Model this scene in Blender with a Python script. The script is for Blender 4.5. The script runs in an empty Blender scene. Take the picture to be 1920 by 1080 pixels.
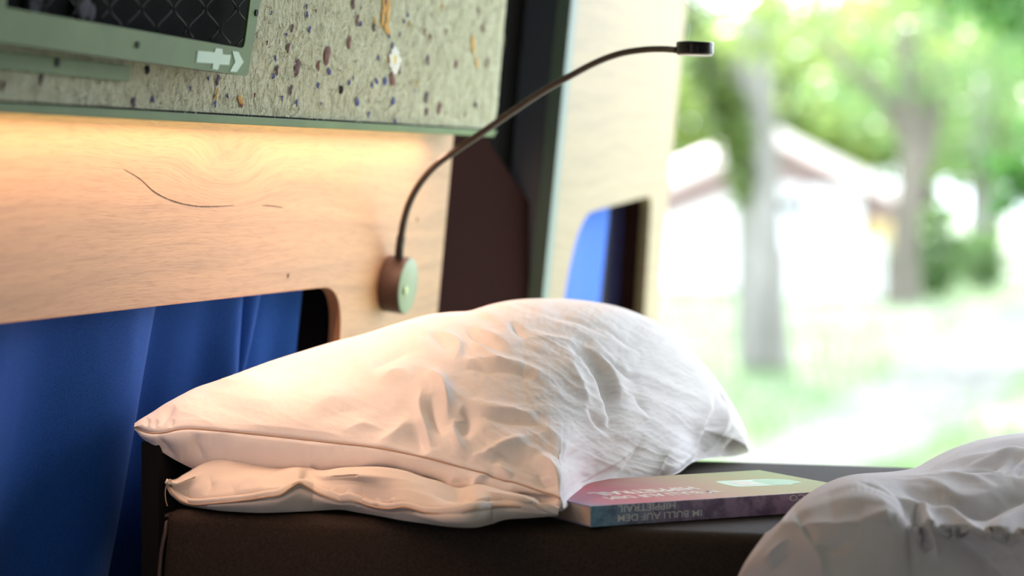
import bpy, bmesh, math, random
import numpy as np
from mathutils import Vector, Matrix
from mathutils.geometry import tessellate_polygon

rnd = random.Random(7)
rng = np.random.default_rng(7)
scene = bpy.context.scene
col = scene.collection

# ------------------------------------------------------------------ camera, sky, sun, exposure
FPX = 4800.0                       # focal length in pixels of the 1920 frame (90 mm)
HZ = 350.0                         # row of the horizon
CZ = 1.75                          # height of the lens above the ground outside
ANG = math.atan(1490.0 / FPX)      # the van's long axis (+Y) lies this far right of the view
S_, C_ = math.sin(ANG), math.cos(ANG)
CAM = Vector((0, 0, CZ))
RV, FV, ZV = Vector((C_, S_, 0)), Vector((-S_, C_, 0)), Vector((0, 0, 1))

cd = bpy.data.cameras.new('camera')
cam = bpy.data.objects.new('camera', cd)
col.objects.link(cam)
cam.location = CAM
cam.rotation_euler = (math.pi / 2, 0, ANG)
cd.sensor_width = 36
cd.lens = 36 * FPX / 1920
cd.shift_y = -(540 - HZ) / 1920
cd.clip_start = 0.05
cd.clip_end = 600
cd.dof.use_dof = True
cd.dof.focus_distance = 1.88
cd.dof.aperture_fstop = 4.6
scene.camera = cam

scene.view_settings.view_transform = 'Standard'
scene.view_settings.look = 'None'
scene.view_settings.gamma = 1
scene.view_settings.exposure = 0.0
try:
    scene.view_settings.use_curve_mapping = False
except Exception:
    pass

W = bpy.data.worlds.new('sky')
scene.world = W
W.use_nodes = True
wn = W.node_tree
wn.nodes['Background'].inputs['Color'].default_value = (0.83, 0.91, 1.04, 1)
wn.nodes['Background'].inputs['Strength'].default_value = 6.0

sun_d = bpy.data.lights.new('sun', 'SUN')
sun_d.energy = 20
sun_d.angle = math.radians(0.6)
sun_d.color = (1, 0.96, 0.90)
sun = bpy.data.objects.new('sun', sun_d)
col.objects.link(sun)
sun.rotation_euler = (math.radians(-28), math.radians(-10), 0)

# ------------------------------------------------------------------ helpers
def P(px, py, F):
    """point at depth F metres on the sight line of a frame position"""
    px, py, F = float(px), float(py), float(F)
    return CAM + ((px - 960) / FPX * RV + FV + (HZ - py) / FPX * ZV) * F

def ray(px, py):
    px, py = float(px), float(py)
    return ((px - 960) / FPX * RV + FV + (HZ - py) / FPX * ZV)

class Fr:
    """a plane with its own axes; a along ex, b along ey, h along n"""
    def __init__(s, o, ex, ey):
        s.o = Vector(o); s.ex = Vector(ex).normalized()
        s.n = s.ex.cross(Vector(ey)).normalized()
        s.ey = s.n.cross(s.ex).normalized()
    def hit(s, px, py, h=0.0):
        d = ray(px, py)
        t = (s.o + s.n * h - CAM).dot(s.n) / d.dot(s.n)
        q = CAM + d * t - s.o
        return (q.dot(s.ex), q.dot(s.ey))
    def w(s, a, b, h=0.0):
        a, b = float(a), float(b)
        return s.o + s.ex * a + s.ey * b + s.n * h
    def mat(s, a=0, b=0, h=0):
        m = Matrix((s.ex, s.ey, s.n)).transposed().to_4x4()
        m.translation = s.w(a, b, h)
        return m

def tag(o, label=None, cat=None, group=None, kind=None):
    if label: o['label'] = label
    if cat: o['category'] = cat
    if group: o['group'] = group
    if kind: o['kind'] = kind
    return o

def empty(name, loc, label, cat, group=None):
    o = bpy.data.objects.new(name, None)
    o.empty_display_size = 0.05
    col.objects.link(o)
    o.location = loc
    return tag(o, label, cat, group)

def put(o, parent):
    if parent is not None:
        bpy.context.view_layer.update()
        o.parent = parent
        o.matrix_parent_inverse = parent.matrix_basis.inverted()

def mesh_obj(name, verts, faces, mat, parent=None, smooth=False, uv=None):
    me = bpy.data.meshes.new(name)
    me.from_pydata([tuple(v) for v in verts], [], faces)
    me.update()
    if smooth:
        me.polygons.foreach_set('use_smooth', [True] * len(me.polygons))
    me.materials.append(mat)
    o = bpy.data.objects.new(name, me)
    col.objects.link(o)
    put(o, parent)
    return o

def bm_obj(name, bm, mat, parent=None, smooth=False):
    bmesh.ops.recalc_face_normals(bm, faces=bm.faces)
    me = bpy.data.meshes.new(name)
    bm.to_mesh(me); bm.free()
    if smooth:
        me.polygons.foreach_set('use_smooth', [True] * len(me.polygons))
        try: me.set_sharp_from_angle(angle=math.radians(38))
        except Exception: pass
    me.materials.append(mat)
    o = bpy.data.objects.new(name, me)
    col.objects.link(o)
    put(o, parent)
    return o

def grid_obj(name, V, mat, parent=None, closed_j=False, smooth=True):
    """V: (n, m, 3) array"""
    n, m = V.shape[:2]
    idx = np.arange(n * m).reshape(n, m)
    if closed_j:
        idx = np.concatenate([idx, idx[:, :1]], 1)
    q = np.stack([idx[:-1, :-1], idx[1:, :-1], idx[1:, 1:], idx[:-1, 1:]], -1).reshape(-1, 4)
    me = bpy.data.meshes.new(name)
    me.vertices.add(n * m)
    me.vertices.foreach_set('co', V.reshape(-1).astype(np.float32))
    me.loops.add(q.size)
    me.loops.foreach_set('vertex_index', q.reshape(-1).astype(np.int32))
    me.polygons.add(len(q))
    me.polygons.foreach_set('loop_start', (np.arange(len(q)) * 4).astype(np.int32))
    me.update(calc_edges=True)
    me.validate()
    me.polygons.foreach_set('use_smooth', [smooth] * len(me.polygons))
    me.materials.append(mat)
    o = bpy.data.objects.new(name, me)
    col.objects.link(o)
    put(o, parent)
    return o

def plate(name, fr, loops, h0, h1, mat, parent=None, bevel=0.0):
    """flat board with holes: loops[0] outer, the others holes, in plane coordinates"""
    bm = bmesh.new()
    tri = tessellate_polygon([[Vector((a, b, 0)) for a, b in L] for L in loops])
    flat = [p for L in loops for p in L]
    f0 = [bm.verts.new(fr.w(a, b, h0)) for a, b in flat]
    f1 = [bm.verts.new(fr.w(a, b, h1)) for a, b in flat]
    for t in tri:
        for f in (f0, f1):
            try: bm.faces.new([f[i] for i in t])
            except ValueError: pass
    k = 0
    for L in loops:
        n = len(L)
        for i in range(n):
            a, b = k + i, k + (i + 1) % n
            bm.faces.new((f0[a], f0[b], f1[b], f1[a]))
        k += n
    bmesh.ops.recalc_face_normals(bm, faces=bm.faces)
    if bevel:
        es = [e for e in bm.edges if len(e.link_faces) == 2 and e.calc_face_angle(0) > 0.8]
        bmesh.ops.bevel(bm, geom=es, offset=bevel, segments=2, affect='EDGES', profile=0.6)
    return bm_obj(name, bm, mat, parent)

def rounded(pts, r, seg=8):
    """round the corners of a polygon; r number or list"""
    out = []
    n = len(pts)
    for i in range(n):
        p, a, b = Vector(pts[i]), Vector(pts[i - 1]), Vector(pts[(i + 1) % n])
        ri = r[i] if isinstance(r, (list, tuple)) else r
        if ri <= 0:
            out.append(tuple(p)); continue
        u, v = (a - p).normalized(), (b - p).normalized()
        p0, p1 = p + u * ri, p + v * ri
        for k in range(seg + 1):
            t = k / seg
            q = (1 - t) ** 2 * p0 + 2 * t * (1 - t) * (p * 0.88 + (p0 + p1) * 0.06) + t * t * p1
            out.append((q.x, q.y))
    return out

def box(name, lo, hi, mat, parent=None, bevel=0.0, seg=2):
    bm = bmesh.new()
    bmesh.ops.create_cube(bm, size=1)
    lo, hi = Vector(lo), Vector(hi)
    for v in bm.verts:
        v.co = Vector([lo[i] + (v.co[i] + 0.5) * (hi[i] - lo[i]) for i in range(3)])
    if bevel:
        bmesh.ops.bevel(bm, geom=list(bm.edges), offset=bevel, segments=seg, affect='EDGES', profile=0.5)
    return bm_obj(name, bm, mat, parent, smooth=bevel > 0)

def cyl(name, m, r, h0, h1, mat, parent=None, seg=40, bevel=0.0, r2=None):
    """cylinder along local z of matrix m"""
    bm = bmesh.new()
    bmesh.ops.create_cone(bm, cap_ends=True, segments=seg, radius1=r, radius2=r if r2 is None else r2, depth=h1 - h0)
    bmesh.ops.translate(bm, verts=bm.verts, vec=(0, 0, (h0 + h1) / 2))
    if bevel:
        es = [e for e in bm.edges if len(e.link_faces) == 2 and e.calc_face_angle(0) > 0.8]
        bmesh.ops.bevel(bm, geom=es, offset=bevel, segments=3, affect='EDGES', profile=0.5)
    bmesh.ops.transform(bm, matrix=m, verts=bm.verts)
    return bm_obj(name, bm, mat, parent, smooth=True)

def spline(pts, n):
    """Catmull-Rom through points -> n samples"""
    p = np.array([list(q) for q in pts], float)
    e = np.vstack([2 * p[0] - p[1], p, 2 * p[-1] - p[-2]])
    d = np.r_[0, np.cumsum(np.linalg.norm(np.diff(p, axis=0), axis=1))]
    s = np.linspace(0, d[-1], n)
    i = np.clip(np.searchsorted(d, s, 'right') - 1, 0, len(p) - 2)
    t = ((s - d[i]) / np.maximum(d[i + 1] - d[i], 1e-9))[:, None]
    a, b, c, f = e[i], e[i + 1], e[i + 2], e[i + 3]
    return 0.5 * ((2 * b) + (-a + c) * t + (2 * a - 5 * b + 4 * c - f) * t ** 2 + (-a + 3 * b - 3 * c + f) * t ** 3)

def tube_verts(path, rad, seg=12):
    p = np.array([list(q) for q in path], float)
    n = len(p)
    rad = np.broadcast_to(np.asarray(rad, float), (n,)) if np.ndim(rad) == 0 else np.asarray(rad, float)
    T = np.gradient(p, axis=0); T /= np.linalg.norm(T, axis=1)[:, None]
    up = np.array([0.31, 0.2, 0.93])
    V = np.zeros((n, seg, 3))
    A = np.cross(T, up); A /= np.linalg.norm(A, axis=1)[:, None]
    B = np.cross(T, A)
    for k in range(seg):
        th = 2 * math.pi * k / seg
        V[:, k] = p + rad[:, None] * (math.cos(th) * A + math.sin(th) * B)
    return V

def tube(name, path, rad, mat, parent=None, seg=12):
    V = tube_verts(path, rad, seg)
    n = len(V)
    faces = []
    for i in range(n - 1):
        for k in range(seg):
            k2 = (k + 1) % seg
            faces.append((i * seg + k, i * seg + k2, (i + 1) * seg + k2, (i + 1) * seg + k))
    faces.append(tuple(range(seg))[::-1])
    faces.append(tuple((n - 1) * seg + k for k in range(seg)))
    return mesh_obj(name, V.reshape(-1, 3), faces, mat, parent, smooth=True)

# value noise for displacement --------------------------------------------------
def vnoise(x, y, seed=0):
    xi, yi = np.floor(x).astype(int), np.floor(y).astype(int)
    fx, fy = x - xi, y - yi
    fx = fx * fx * fx * (fx * (fx * 6 - 15) + 10); fy = fy * fy * fy * (fy * (fy * 6 - 15) + 10)
    def h(a, b):
        v = np.sin(a * 127.1 + b * 311.7 + seed * 74.7) * 43758.5453
        return v - np.floor(v)
    return ((h(xi, yi) * (1 - fx) + h(xi + 1, yi) * fx) * (1 - fy) +
            (h(xi, yi + 1) * (1 - fx) + h(xi + 1, yi + 1) * fx) * fy) * 2 - 1

def fbm(x, y, seed=0, o=4):
    s, a = 0, 1.0
    for k in range(o):
        s = s + a * vnoise(x, y, seed + k * 13)
        x, y, a = x * 2.03 + 3.1, y * 2.03 + 1.7, a * 0.5
    return s

def ridged(x, y, seed=0, o=3):
    s, a = 0, 1.0
    for k in range(o):
        s = s + a * (1 - np.abs(vnoise(x, y, seed + k * 17)) * 2)
        x, y, a = x * 2.1 + 5.1, y * 2.1 + 2.7, a * 0.5
    return s / 1.75

def crease(X, Y, pts, w, d, skew=0.0):
    """groove (d<0) or ridge (d>0) along a polyline, faded at its ends; w, and distance in pixels"""
    p = spline([(a, b) for a, b in pts], 28)
    best = np.full(X.shape, 1e9); side = np.zeros(X.shape); tt = np.zeros(X.shape)
    for i in range(len(p) - 1):
        a, b = p[i], p[i + 1]
        ab = b - a; L2 = ab @ ab + 1e-9
        t = np.clip(((X - a[0]) * ab[0] + (Y - a[1]) * ab[1]) / L2, 0, 1)
        dx, dy = X - a[0] - t * ab[0], Y - a[1] - t * ab[1]
        dd = dx * dx + dy * dy
        m = dd < best
        best = np.where(m, dd, best)
        side = np.where(m, np.sign(ab[0] * dy - ab[1] * dx), side)
        tt = np.where(m, (i + t) / (len(p) - 1), tt)
    r = np.sqrt(best) / w
    if skew:
        r = r * np.where(side > 0, 1 + skew, 1 / (1 + skew))
    fade = np.sin(np.clip(tt, 0.0, 1.0) * math.pi) ** 1.1
    return d * np.exp(-r ** 1.45) * fade

def grid_normals(V):
    a = np.gradient(V, axis=0); b = np.gradient(V, axis=1)
    n = np.cross(a, b)
    return n / (np.linalg.norm(n, axis=-1, keepdims=True) + 1e-12)

def PV(px, py, F):
    """vectorised P"""
    r, f = np.array(RV), np.array(FV)
    return (np.array(CAM) + F[..., None] * ((px - 960)[..., None] / FPX * r + f + ((HZ - py) / FPX)[..., None] * np.array(ZV)))

def sm(xs, ys, x, k=5):
    """smoothed interpolation"""
    xs = np.asarray(xs, float); ys = np.asarray(ys, float)
    p = np.column_stack([xs, ys])
    q = spline(p, 600)
    return np.interp(x, q[:, 0], q[:, 1])

# ------------------------------------------------------------------ materials
def new_mat(name, base=(0.5, 0.5, 0.5), rough=0.5, metal=0.0, **kw):
    m = bpy.data.materials.new(name)
    m.use_nodes = True
    b = m.node_tree.nodes['Principled BSDF']
    b.inputs['Base Color'].default_value = (*base, 1)
    b.inputs['Roughness'].default_value = rough
    b.inputs['Metallic'].default_value = metal
    for k, v in kw.items():
        b.inputs[k].default_value = v
    return m

class NT:
    def __init__(s, m): s.t = m.node_tree; s.b = s.t.nodes['Principled BSDF']
    def n(s, typ, **kw):
        x = s.t.nodes.new(typ)
        for k, v in kw.items():
            if hasattr(x, k) and not isinstance(k, int): setattr(x, k, v)
        return x
    def l(s, a, b): s.t.links.new(a, b)
    def coord(s, scale=(1, 1, 1), rot=(0, 0, 0), out='Object'):
        c = s.n('ShaderNodeTexCoord'); m = s.n('ShaderNodeMapping')
        m.inputs['Scale'].default_value = scale; m.inputs['Rotation'].default_value = rot
        s.l(c.outputs[out], m.inputs['Vector']); return m.outputs[0]
    def noise(s, vec, scale, detail=4, rough=0.55, dist=0.0):
        x = s.n('ShaderNodeTexNoise')
        x.inputs['Scale'].default_value = scale; x.inputs['Detail'].default_value = detail
        x.inputs['Roughness'].default_value = rough; x.inputs['Distortion'].default_value = dist
        if vec is not None: s.l(vec, x.inputs['Vector'])
        return x.outputs['Fac']
    def ramp(s, fac, stops):
        r = s.n('ShaderNodeValToRGB')
        e = r.color_ramp.elements
        e[0].position, e[0].color = stops[0][0], (*stops[0][1], 1)
        e[1].position, e[1].color = stops[-1][0], (*stops[-1][1], 1)
        for p, c in stops[1:-1]:
            q = e.new(p); q.color = (*c, 1)
        s.l(fac, r.inputs[0]); return r.outputs[0]
    def mix(s, fac, a, b, mode='MIX'):
        x = s.n('ShaderNodeMix'); x.data_type = 'RGBA'; x.blend_type = mode
        if isinstance(fac, (int, float)): x.inputs[0].default_value = fac
        else: s.l(fac, x.inputs[0])
        for v, k in ((a, 6), (b, 7)):
            if isinstance(v, tuple): x.inputs[k].default_value = (*v, 1)
            else: s.l(v, x.inputs[k])
        return x.outputs[2]
    def bump(s, h, strength=0.3, dist=0.001):
        b = s.n('ShaderNodeBump'); b.inputs['Strength'].default_value = strength
        b.inputs['Distance'].default_value = dist
        s.l(h, b.inputs['Height']); s.l(b.outputs[0], s.b.inputs['Normal'])
    def base(s, c): s.l(c, s.b.inputs['Base Color'])

def oak(name, tint, knot=(-0.79, 9, 9)):
    m = new_mat(name, rough=0.52)
    t = NT(m)
    # slow warp, and a knot that pushes the grain lines apart
    c = t.coord((1, 1, 1))
    wn_ = t.n('ShaderNodeTexNoise'); wn_.inputs['Scale'].default_value = 3.0; wn_.inputs['Detail'].default_value = 1
    t.l(c, wn_.inputs['Vector'])
    add0 = t.n('ShaderNodeVectorMath'); add0.operation = 'MULTIPLY_ADD'
    add0.inputs[1].default_value = (0, 0, 0.045)
    t.l(wn_.outputs['Color'], add0.inputs[0]); t.l(c, add0.inputs[2])
    km = t.n('ShaderNodeMapping'); km.vector_type = 'TEXTURE'
    km.inputs['Location'].default_value = knot; km.inputs['Scale'].default_value = (1, 0.085, 0.030)
    t.l(add0.outputs[0], km.inputs['Vector'])
    kl = t.n('ShaderNodeVectorMath'); kl.operation = 'LENGTH'; t.l(km.outputs[0], kl.inputs[0])
    kg = t.n('ShaderNodeMapRange'); kg.interpolation_type = 'SMOOTHERSTEP'
    kg.inputs[1].default_value = 0.0; kg.inputs[2].default_value = 1.6; kg.inputs[3].default_value = 0.022; kg.inputs[4].default_value = 0.0
    t.l(kl.outputs['Value'], kg.inputs[0])
    cz_ = t.n('ShaderNodeCombineXYZ'); t.l(kg.outputs[0], cz_.inputs[2])
    add = t.n('ShaderNodeVectorMath'); add.operation = 'ADD'
    t.l(add0.outputs[0], add.inputs[0]); t.l(cz_.outputs[0], add.inputs[1])
    mp = t.n('ShaderNodeMapping'); mp.inputs['Scale'].default_value = (2, 1.0, 26)
    t.l(add.outputs[0], mp.inputs['Vector'])
    g1 = t.noise(mp.outputs[0], 3.2, 5, 0.6)
    mp2 = t.n('ShaderNodeMapping'); mp2.inputs['Scale'].default_value = (4, 14, 330)
    t.l(add.outputs[0], mp2.inputs['Vector'])
    g2 = t.noise(mp2.outputs[0], 1.6, 3, 0.7)
    mp3 = t.n('ShaderNodeMapping'); mp3.inputs['Scale'].default_value = (4, 40, 700)
    t.l(add.outputs[0], mp3.inputs['Vector'])
    g3 = t.noise(mp3.outputs[0], 1.0, 2, 0.5)
    a = tuple(v * 0.84 for v in tint); b = tuple(min(1, v * 1.10) for v in tint)
    c1 = t.ramp(g1, [(0.32, a), (0.5, tint), (0.68, b)])
    c2 = t.ramp(g2, [(0.30, (0.70, 0.62, 0.54)), (0.52, (1, 1, 1)), (0.8, (1.05, 1.04, 1.0))])
    c3 = t.ramp(g3, [(0.34, (0.78, 0.70, 0.62)), (0.44, (1, 1, 1))])
    x = t.mix(0.42, c1, c2, 'MULTIPLY'); x = t.mix(0.42, x, c3, 'MULTIPLY')
    t.base(x); t.bump(g2, 0.25, 0.0006)
    return m

def cloth_mat(name, tint, weave=1500, wr=0.35, dist=0.0012, trans=0.0, fuzz=0.0):
    m = new_mat(name, tint, 0.9)
    t = NT(m)
    c = t.coord()
    big = t.noise(c, 14, 3)
    a = tuple(v * 0.93 for v in tint)
    t.base(t.ramp(big, [(0.35, a), (0.65, tint)]))
    n1 = t.noise(c, weave, 2, 0.5)
    n2 = t.noise(c, weave / 22, 4, 0.6)
    ad = t.n('ShaderNodeMath'); ad.operation = 'MULTIPLY_ADD'; ad.inputs[1].default_value = 0.25
    t.l(n1, ad.inputs[0]); t.l(n2, ad.inputs[2])
    t.bump(ad.outputs[0], wr, dist)
    if fuzz:
        t.b.inputs['Sheen Weight'].default_value = fuzz
        t.b.inputs['Sheen Roughness'].default_value = 0.5
    if trans:
        tr = t.n('ShaderNodeBsdfTranslucent'); tr.inputs['Color'].default_value = (*tint, 1)
        mx = t.n('ShaderNodeMixShader'); mx.inputs[0].default_value = trans
        out = t.t.nodes['Material Output']
        t.l(t.b.outputs[0], mx.inputs[1]); t.l(tr.outputs[0], mx.inputs[2]); t.l(mx.outputs[0], out.inputs[0])
    return m

M = {}
M['oak'] = oak('oak veneer', (0.50, 0.285, 0.138), (-0.79, 1.80, 1.775))
M['oak_edge'] = new_mat('oak edge', (0.42, 0.20, 0.08), 0.6)
M['oak_door'] = oak('oak veneer door', (0.30, 0.222, 0.112))
M['crack'] = new_mat('crack', (0.10, 0.05, 0.025), 0.9)
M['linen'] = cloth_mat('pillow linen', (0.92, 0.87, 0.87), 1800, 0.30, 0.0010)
M['linen_flap'] = cloth_mat('pillow flap linen', (0.85, 0.75, 0.68), 1800, 0.22, 0.0008)  # cover linen made warmer and darker: warm bounced light put into the colour
M['duvet'] = cloth_mat('duvet linen', (0.66, 0.61, 0.635), 1500, 0.25, 0.0010)
M['thread'] = new_mat('seam thread', (0.52, 0.36, 0.28), 0.85)
M['thread2'] = new_mat('hem thread', (0.62, 0.42, 0.30), 0.85)

m = new_mat('blue velour', (0.02, 0.12, 0.42), 0.95)
t = NT(m); c = t.coord()
t.base(t.ramp(t.noise(c, 900, 3, 0.7), [(0.3, (0.006, 0.065, 0.32)), (0.7, (0.016, 0.12, 0.52))]))
t.b.inputs['Sheen Weight'].default_value = 0.04
t.b.inputs['Sheen Roughness'].default_value = 0.4
t.b.inputs['Sheen Tint'].default_value = (0.45, 0.6, 1, 1)
t.bump(t.noise(c, 1400, 2), 0.3, 0.0008)
M['blue'] = m
m = new_mat('blue curtain outdoors', (0.03, 0.13, 0.60), 0.9)
M['blue_door'] = m

m = new_mat('brown leatherette', (0.055, 0.035, 0.028), 0.7, **{'Specular IOR Level': 0.10})
t = NT(m); c = t.coord()
vo = t.n('ShaderNodeTexVoronoi'); vo.inputs['Scale'].default_value = 1100; t.l(c, vo.inputs['Vector'])
t.bump(vo.outputs['Distance'], 0.35, 0.0004)
t.base(t.ramp(t.noise(c, 600, 3), [(0.3, (0.026, 0.018, 0.014)), (0.72, (0.046, 0.033, 0.026))]))
M['leather'] = m
M['piping'] = new_mat('mattress piping', (0.06, 0.04, 0.032), 0.5)
M['black'] = new_mat('black board', (0.003, 0.003, 0.004), 0.85, **{'Specular IOR Level': 0.2})
M['rubber'] = new_mat('black rubber', (0.004, 0.003, 0.003), 0.85, **{'Specular IOR Level': 0.1})
M['trim_brown'] = new_mat('brown felt trim', (0.026, 0.010, 0.008), 0.95, **{'Specular IOR Level': 0.04})
m = new_mat('grey van paint', (0.06, 0.072, 0.10), 0.35)
M['paint'] = m
M['paint_green'] = new_mat('sage door edge', (0.11, 0.17, 0.14), 0.5)
M['glass'] = new_mat('tinted glass', (0.008, 0.009, 0.025), 0.15)
M['headliner'] = new_mat('headliner', (0.35, 0.33, 0.30), 0.9)
M['van_floor'] = new_mat('van floor', (0.12, 0.10, 0.09), 0.7)

m = new_mat('green powder coat', (0.13, 0.22, 0.095), 0.6, **{'Specular IOR Level': 0.25})
t = NT(m); c = t.coord()
t.base(t.ramp(t.noise(c, 14, 3), [(0.3, (0.085, 0.15, 0.038)), (0.7, (0.13, 0.215, 0.058))]))
t.bump(t.noise(c, 900, 2), 0.15, 0.0003)
M['green'] = m
M['maroon'] = new_mat('maroon edge', (0.13, 0.045, 0.035), 0.6)
M['white_print'] = new_mat('white print', (0.62, 0.80, 0.66), 0.7)
M['bolt'] = new_mat('black bolt', (0.003, 0.004, 0.003), 0.6, **{'Specular IOR Level': 0.1})
M['net'] = new_mat('net cord', (0.028, 0.03, 0.026), 0.8)
M['cavity'] = new_mat('cabinet inside', (0.003, 0.003, 0.004), 0.95, **{'Specular IOR Level': 0.1})
M['cable_bits'] = new_mat('grey stored cloth', (0.05, 0.05, 0.07), 0.9)
m = new_mat('herb board', (0.5, 0.5, 0.36), 0.8)
t = NT(m); c = t.coord()
a = t.ramp(t.noise(c, 160, 6, 0.7, 1.5), [(0.30, (0.21, 0.20, 0.11)), (0.43, (0.47, 0.475, 0.32)), (0.60, (0.60, 0.60, 0.44)), (0.8, (0.68, 0.66, 0.52))])
b = t.ramp(t.noise(t.coord((1, 1, 0.5)), 420, 3, 0.6, 2), [(0.36, (0.45, 0.42, 0.28)), (0.5, (1, 1, 1))])
t.base(t.mix(0.6, a, b, 'MULTIPLY')); t.bump(t.noise(c, 260, 5, 0.7), 0.5, 0.0012)
M['herb'] = m
M['straw'] = [new_mat('straw pale', (0.60, 0.56, 0.34), 0.8), new_mat('straw cream', (0.66, 0.66, 0.48), 0.8),
              new_mat('straw olive', (0.17, 0.16, 0.07), 0.85), new_mat('straw brown', (0.20, 0.13, 0.06), 0.85)]
M['petal'] = [new_mat('petal wine', (0.09, 0.018, 0.026), 0.8), new_mat('petal rust', (0.16, 0.04, 0.03), 0.8),
              new_mat('petal plum', (0.07, 0.025, 0.055), 0.8)]
M['petal_blue'] = new_mat('petal blue', (0.045, 0.05, 0.24), 0.8)
M['petal_orange'] = new_mat('petal orange', (0.58, 0.30, 0.04), 0.8)
M['petal_white'] = new_mat('petal white', (0.80, 0.80, 0.74), 0.8)
M['petal_yellow'] = new_mat('petal yellow', (0.75, 0.58, 0.06), 0.8)

M['lamp_metal'] = new_mat('bronze brown metal', (0.075, 0.045, 0.038), 0.45, 0.3)
M['lamp_face'] = new_mat('satin face', (0.13, 0.16, 0.10), 0.33, 0.85)
M['lamp_button'] = new_mat('button metal', (0.30, 0.36, 0.2), 0.25, 0.9)
M['lamp_neck'] = new_mat('gooseneck', (0.045, 0.032, 0.028), 0.42, 0.4)
M['lamp_head'] = new_mat('lamp head', (0.012, 0.010, 0.010), 0.2, 0.2)
M['diffuser'] = new_mat('diffuser', (0.75, 0.62, 0.58), 0.4)

# outdoors
def leafy(name, c1, c2, tr=0.45):
    m = new_mat(name, c1, 0.26)
    t = NT(m)
    oi = t.n('ShaderNodeNewGeometry')
    base = t.ramp(oi.outputs['Random Per Island'], [(0.0, c1), (1.0, c2)])
    t.base(base)
    x = t.n('ShaderNodeBsdfTranslucent'); t.l(base, x.inputs['Color'])
    mx = t.n('ShaderNodeMixShader'); mx.inputs[0].default_value = tr
    out = t.t.nodes['Material Output']
    t.l(t.b.outputs[0], mx.inputs[1]); t.l(x.outputs[0], mx.inputs[2]); t.l(mx.outputs[0], out.inputs[0])
    return m
M['leaf'] = leafy('leaf lime', (0.20, 0.30, 0.07), (0.34, 0.42, 0.12))
M['leaf2'] = leafy('leaf green', (0.09, 0.19, 0.06), (0.19, 0.30, 0.10))
M['leaf3'] = leafy('leaf near', (0.05, 0.16, 0.03), (0.10, 0.25, 0.05))
M['ivy'] = leafy('ivy', (0.08, 0.13, 0.03), (0.14, 0.20, 0.05), 0.25)
M['grass_blade'] = leafy('grass blade', (0.12, 0.22, 0.08), (0.20, 0.30, 0.13), 0.35)
def bark_mat(name, a, b):
    m = new_mat(name, a, 0.9)
    t = NT(m); c = t.coord((1, 1, 0.25))
    n_ = t.noise(c, 4.5, 5, 0.7)
    t.base(t.ramp(n_, [(0.3, a), (0.7, b)])); t.bump(n_, 0.6, 0.03)
    return m
M['bark'] = bark_mat('bark grey', (0.085, 0.085, 0.065), (0.27, 0.26, 0.24))
M['bark_dark'] = bark_mat('bark dark', (0.07, 0.065, 0.045), (0.19, 0.165, 0.135))
m = new_mat('meadow', (0.3, 0.45, 0.2), 0.95)
t = NT(m); c = t.coord()
n1 = t.noise(c, 0.35, 4); n2 = t.noise(c, 3.0, 5, 0.7)
g = t.ramp(n2, [(0.3, (0.125, 0.17, 0.105)), (0.7, (0.20, 0.25, 0.165))])
d = t.ramp(n1, [(0.40, (0.125, 0.175, 0.11)), (0.55, (0.26, 0.27, 0.21)), (0.7, (0.38, 0.36, 0.31))])
t.base(t.mix(0.5, g, d)); t.bump(n2, 0.5, 0.05)
M['meadow'] = m
m = new_mat('gravel', (0.5, 0.47, 0.46), 0.95)
t = NT(m); c = t.coord()
t.base(t.ramp(t.noise(c, 9, 6, 0.7), [(0.3, (0.055, 0.052, 0.056)), (0.7, (0.12, 0.113, 0.12))]))
M['gravel'] = m
M['house_wall'] = new_mat('pink plaster', (0.36, 0.27, 0.27), 0.9)
M['house_white'] = new_mat('white plaster', (0.78, 0.76, 0.76), 0.85)
M['house_roof'] = new_mat('pale roof', (0.78, 0.68, 0.66), 0.7)
M['house_red'] = new_mat('red brown fascia', (0.36, 0.22, 0.19), 0.8)
M['house_door'] = new_mat('white door', (0.86, 0.87, 0.90), 0.6)
M['house_glass'] = new_mat('house glass', (0.08, 0.09, 0.10), 0.15)
M['straw_yellow'] = new_mat('ochre cladding', (0.62, 0.46, 0.22), 0.85)
M['fence'] = new_mat('white fence', (0.75, 0.75, 0.74), 0.8)

# ------------------------------------------------------------------ planes of the van
LEAN = 0.12                                   # van sides lean in towards the roof
WF = Fr((-0.7892, 0, CZ), (0, 1, 0), (LEAN, 0, 1))           # inner face of the oak side panel; n points into the room
CF = Fr((-0.740 - 0.10 * 0.045, 0, CZ), (0, 1, 0), (0.10, 0, 1))   # face of the overhead cabinet
dy, dx = math.cos(math.radians(4)), math.sin(math.radians(4))
DF = Fr((-0.78 + 0.02, 2.71, CZ), (-dx, dy, 0), (0.10, 0, 1))        # inner face of the open rear door

def wpt(px, py): return WF.hit(px, py)

# --- wall_left: oak panel with the cut-out
a_l, _ = wpt(-420, 400)
aR0 = wpt(850, 262); aR1 = wpt(820, 590)
slope = (aR1[0] - aR0[0]) / (aR1[1] - aR0[1])
def edge_a(b): return aR0[0] + slope * (b - aR0[1])
outer = [(a_l, -0.95), (edge_a(-0.95), -0.95), (edge_a(0.9), 0.9), (a_l, 0.9)]
cut_r = wpt(637, 640)[0]
top0 = wpt(0, 605); top1 = wpt(600, 538)
tl = (top1[1] - top0[1]) / (top1[0] - top0[0])
cl = wpt(-330, 600)[0]
cut = rounded([(cl, top0[1] + tl * (cl - top0[0])), (cut_r, top0[1] + tl * (cut_r - top0[0])), (cut_r, -0.50), (cl, -0.50)],
              [0.03, 0.050, 0.05, 0.05], 14)
wall_left = plate('wall_left', WF, [outer, cut], -0.010, 0, M['oak'])
tag(wall_left, 'oak veneer side panel of the van with a rounded window cut-out', kind='structure')
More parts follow.
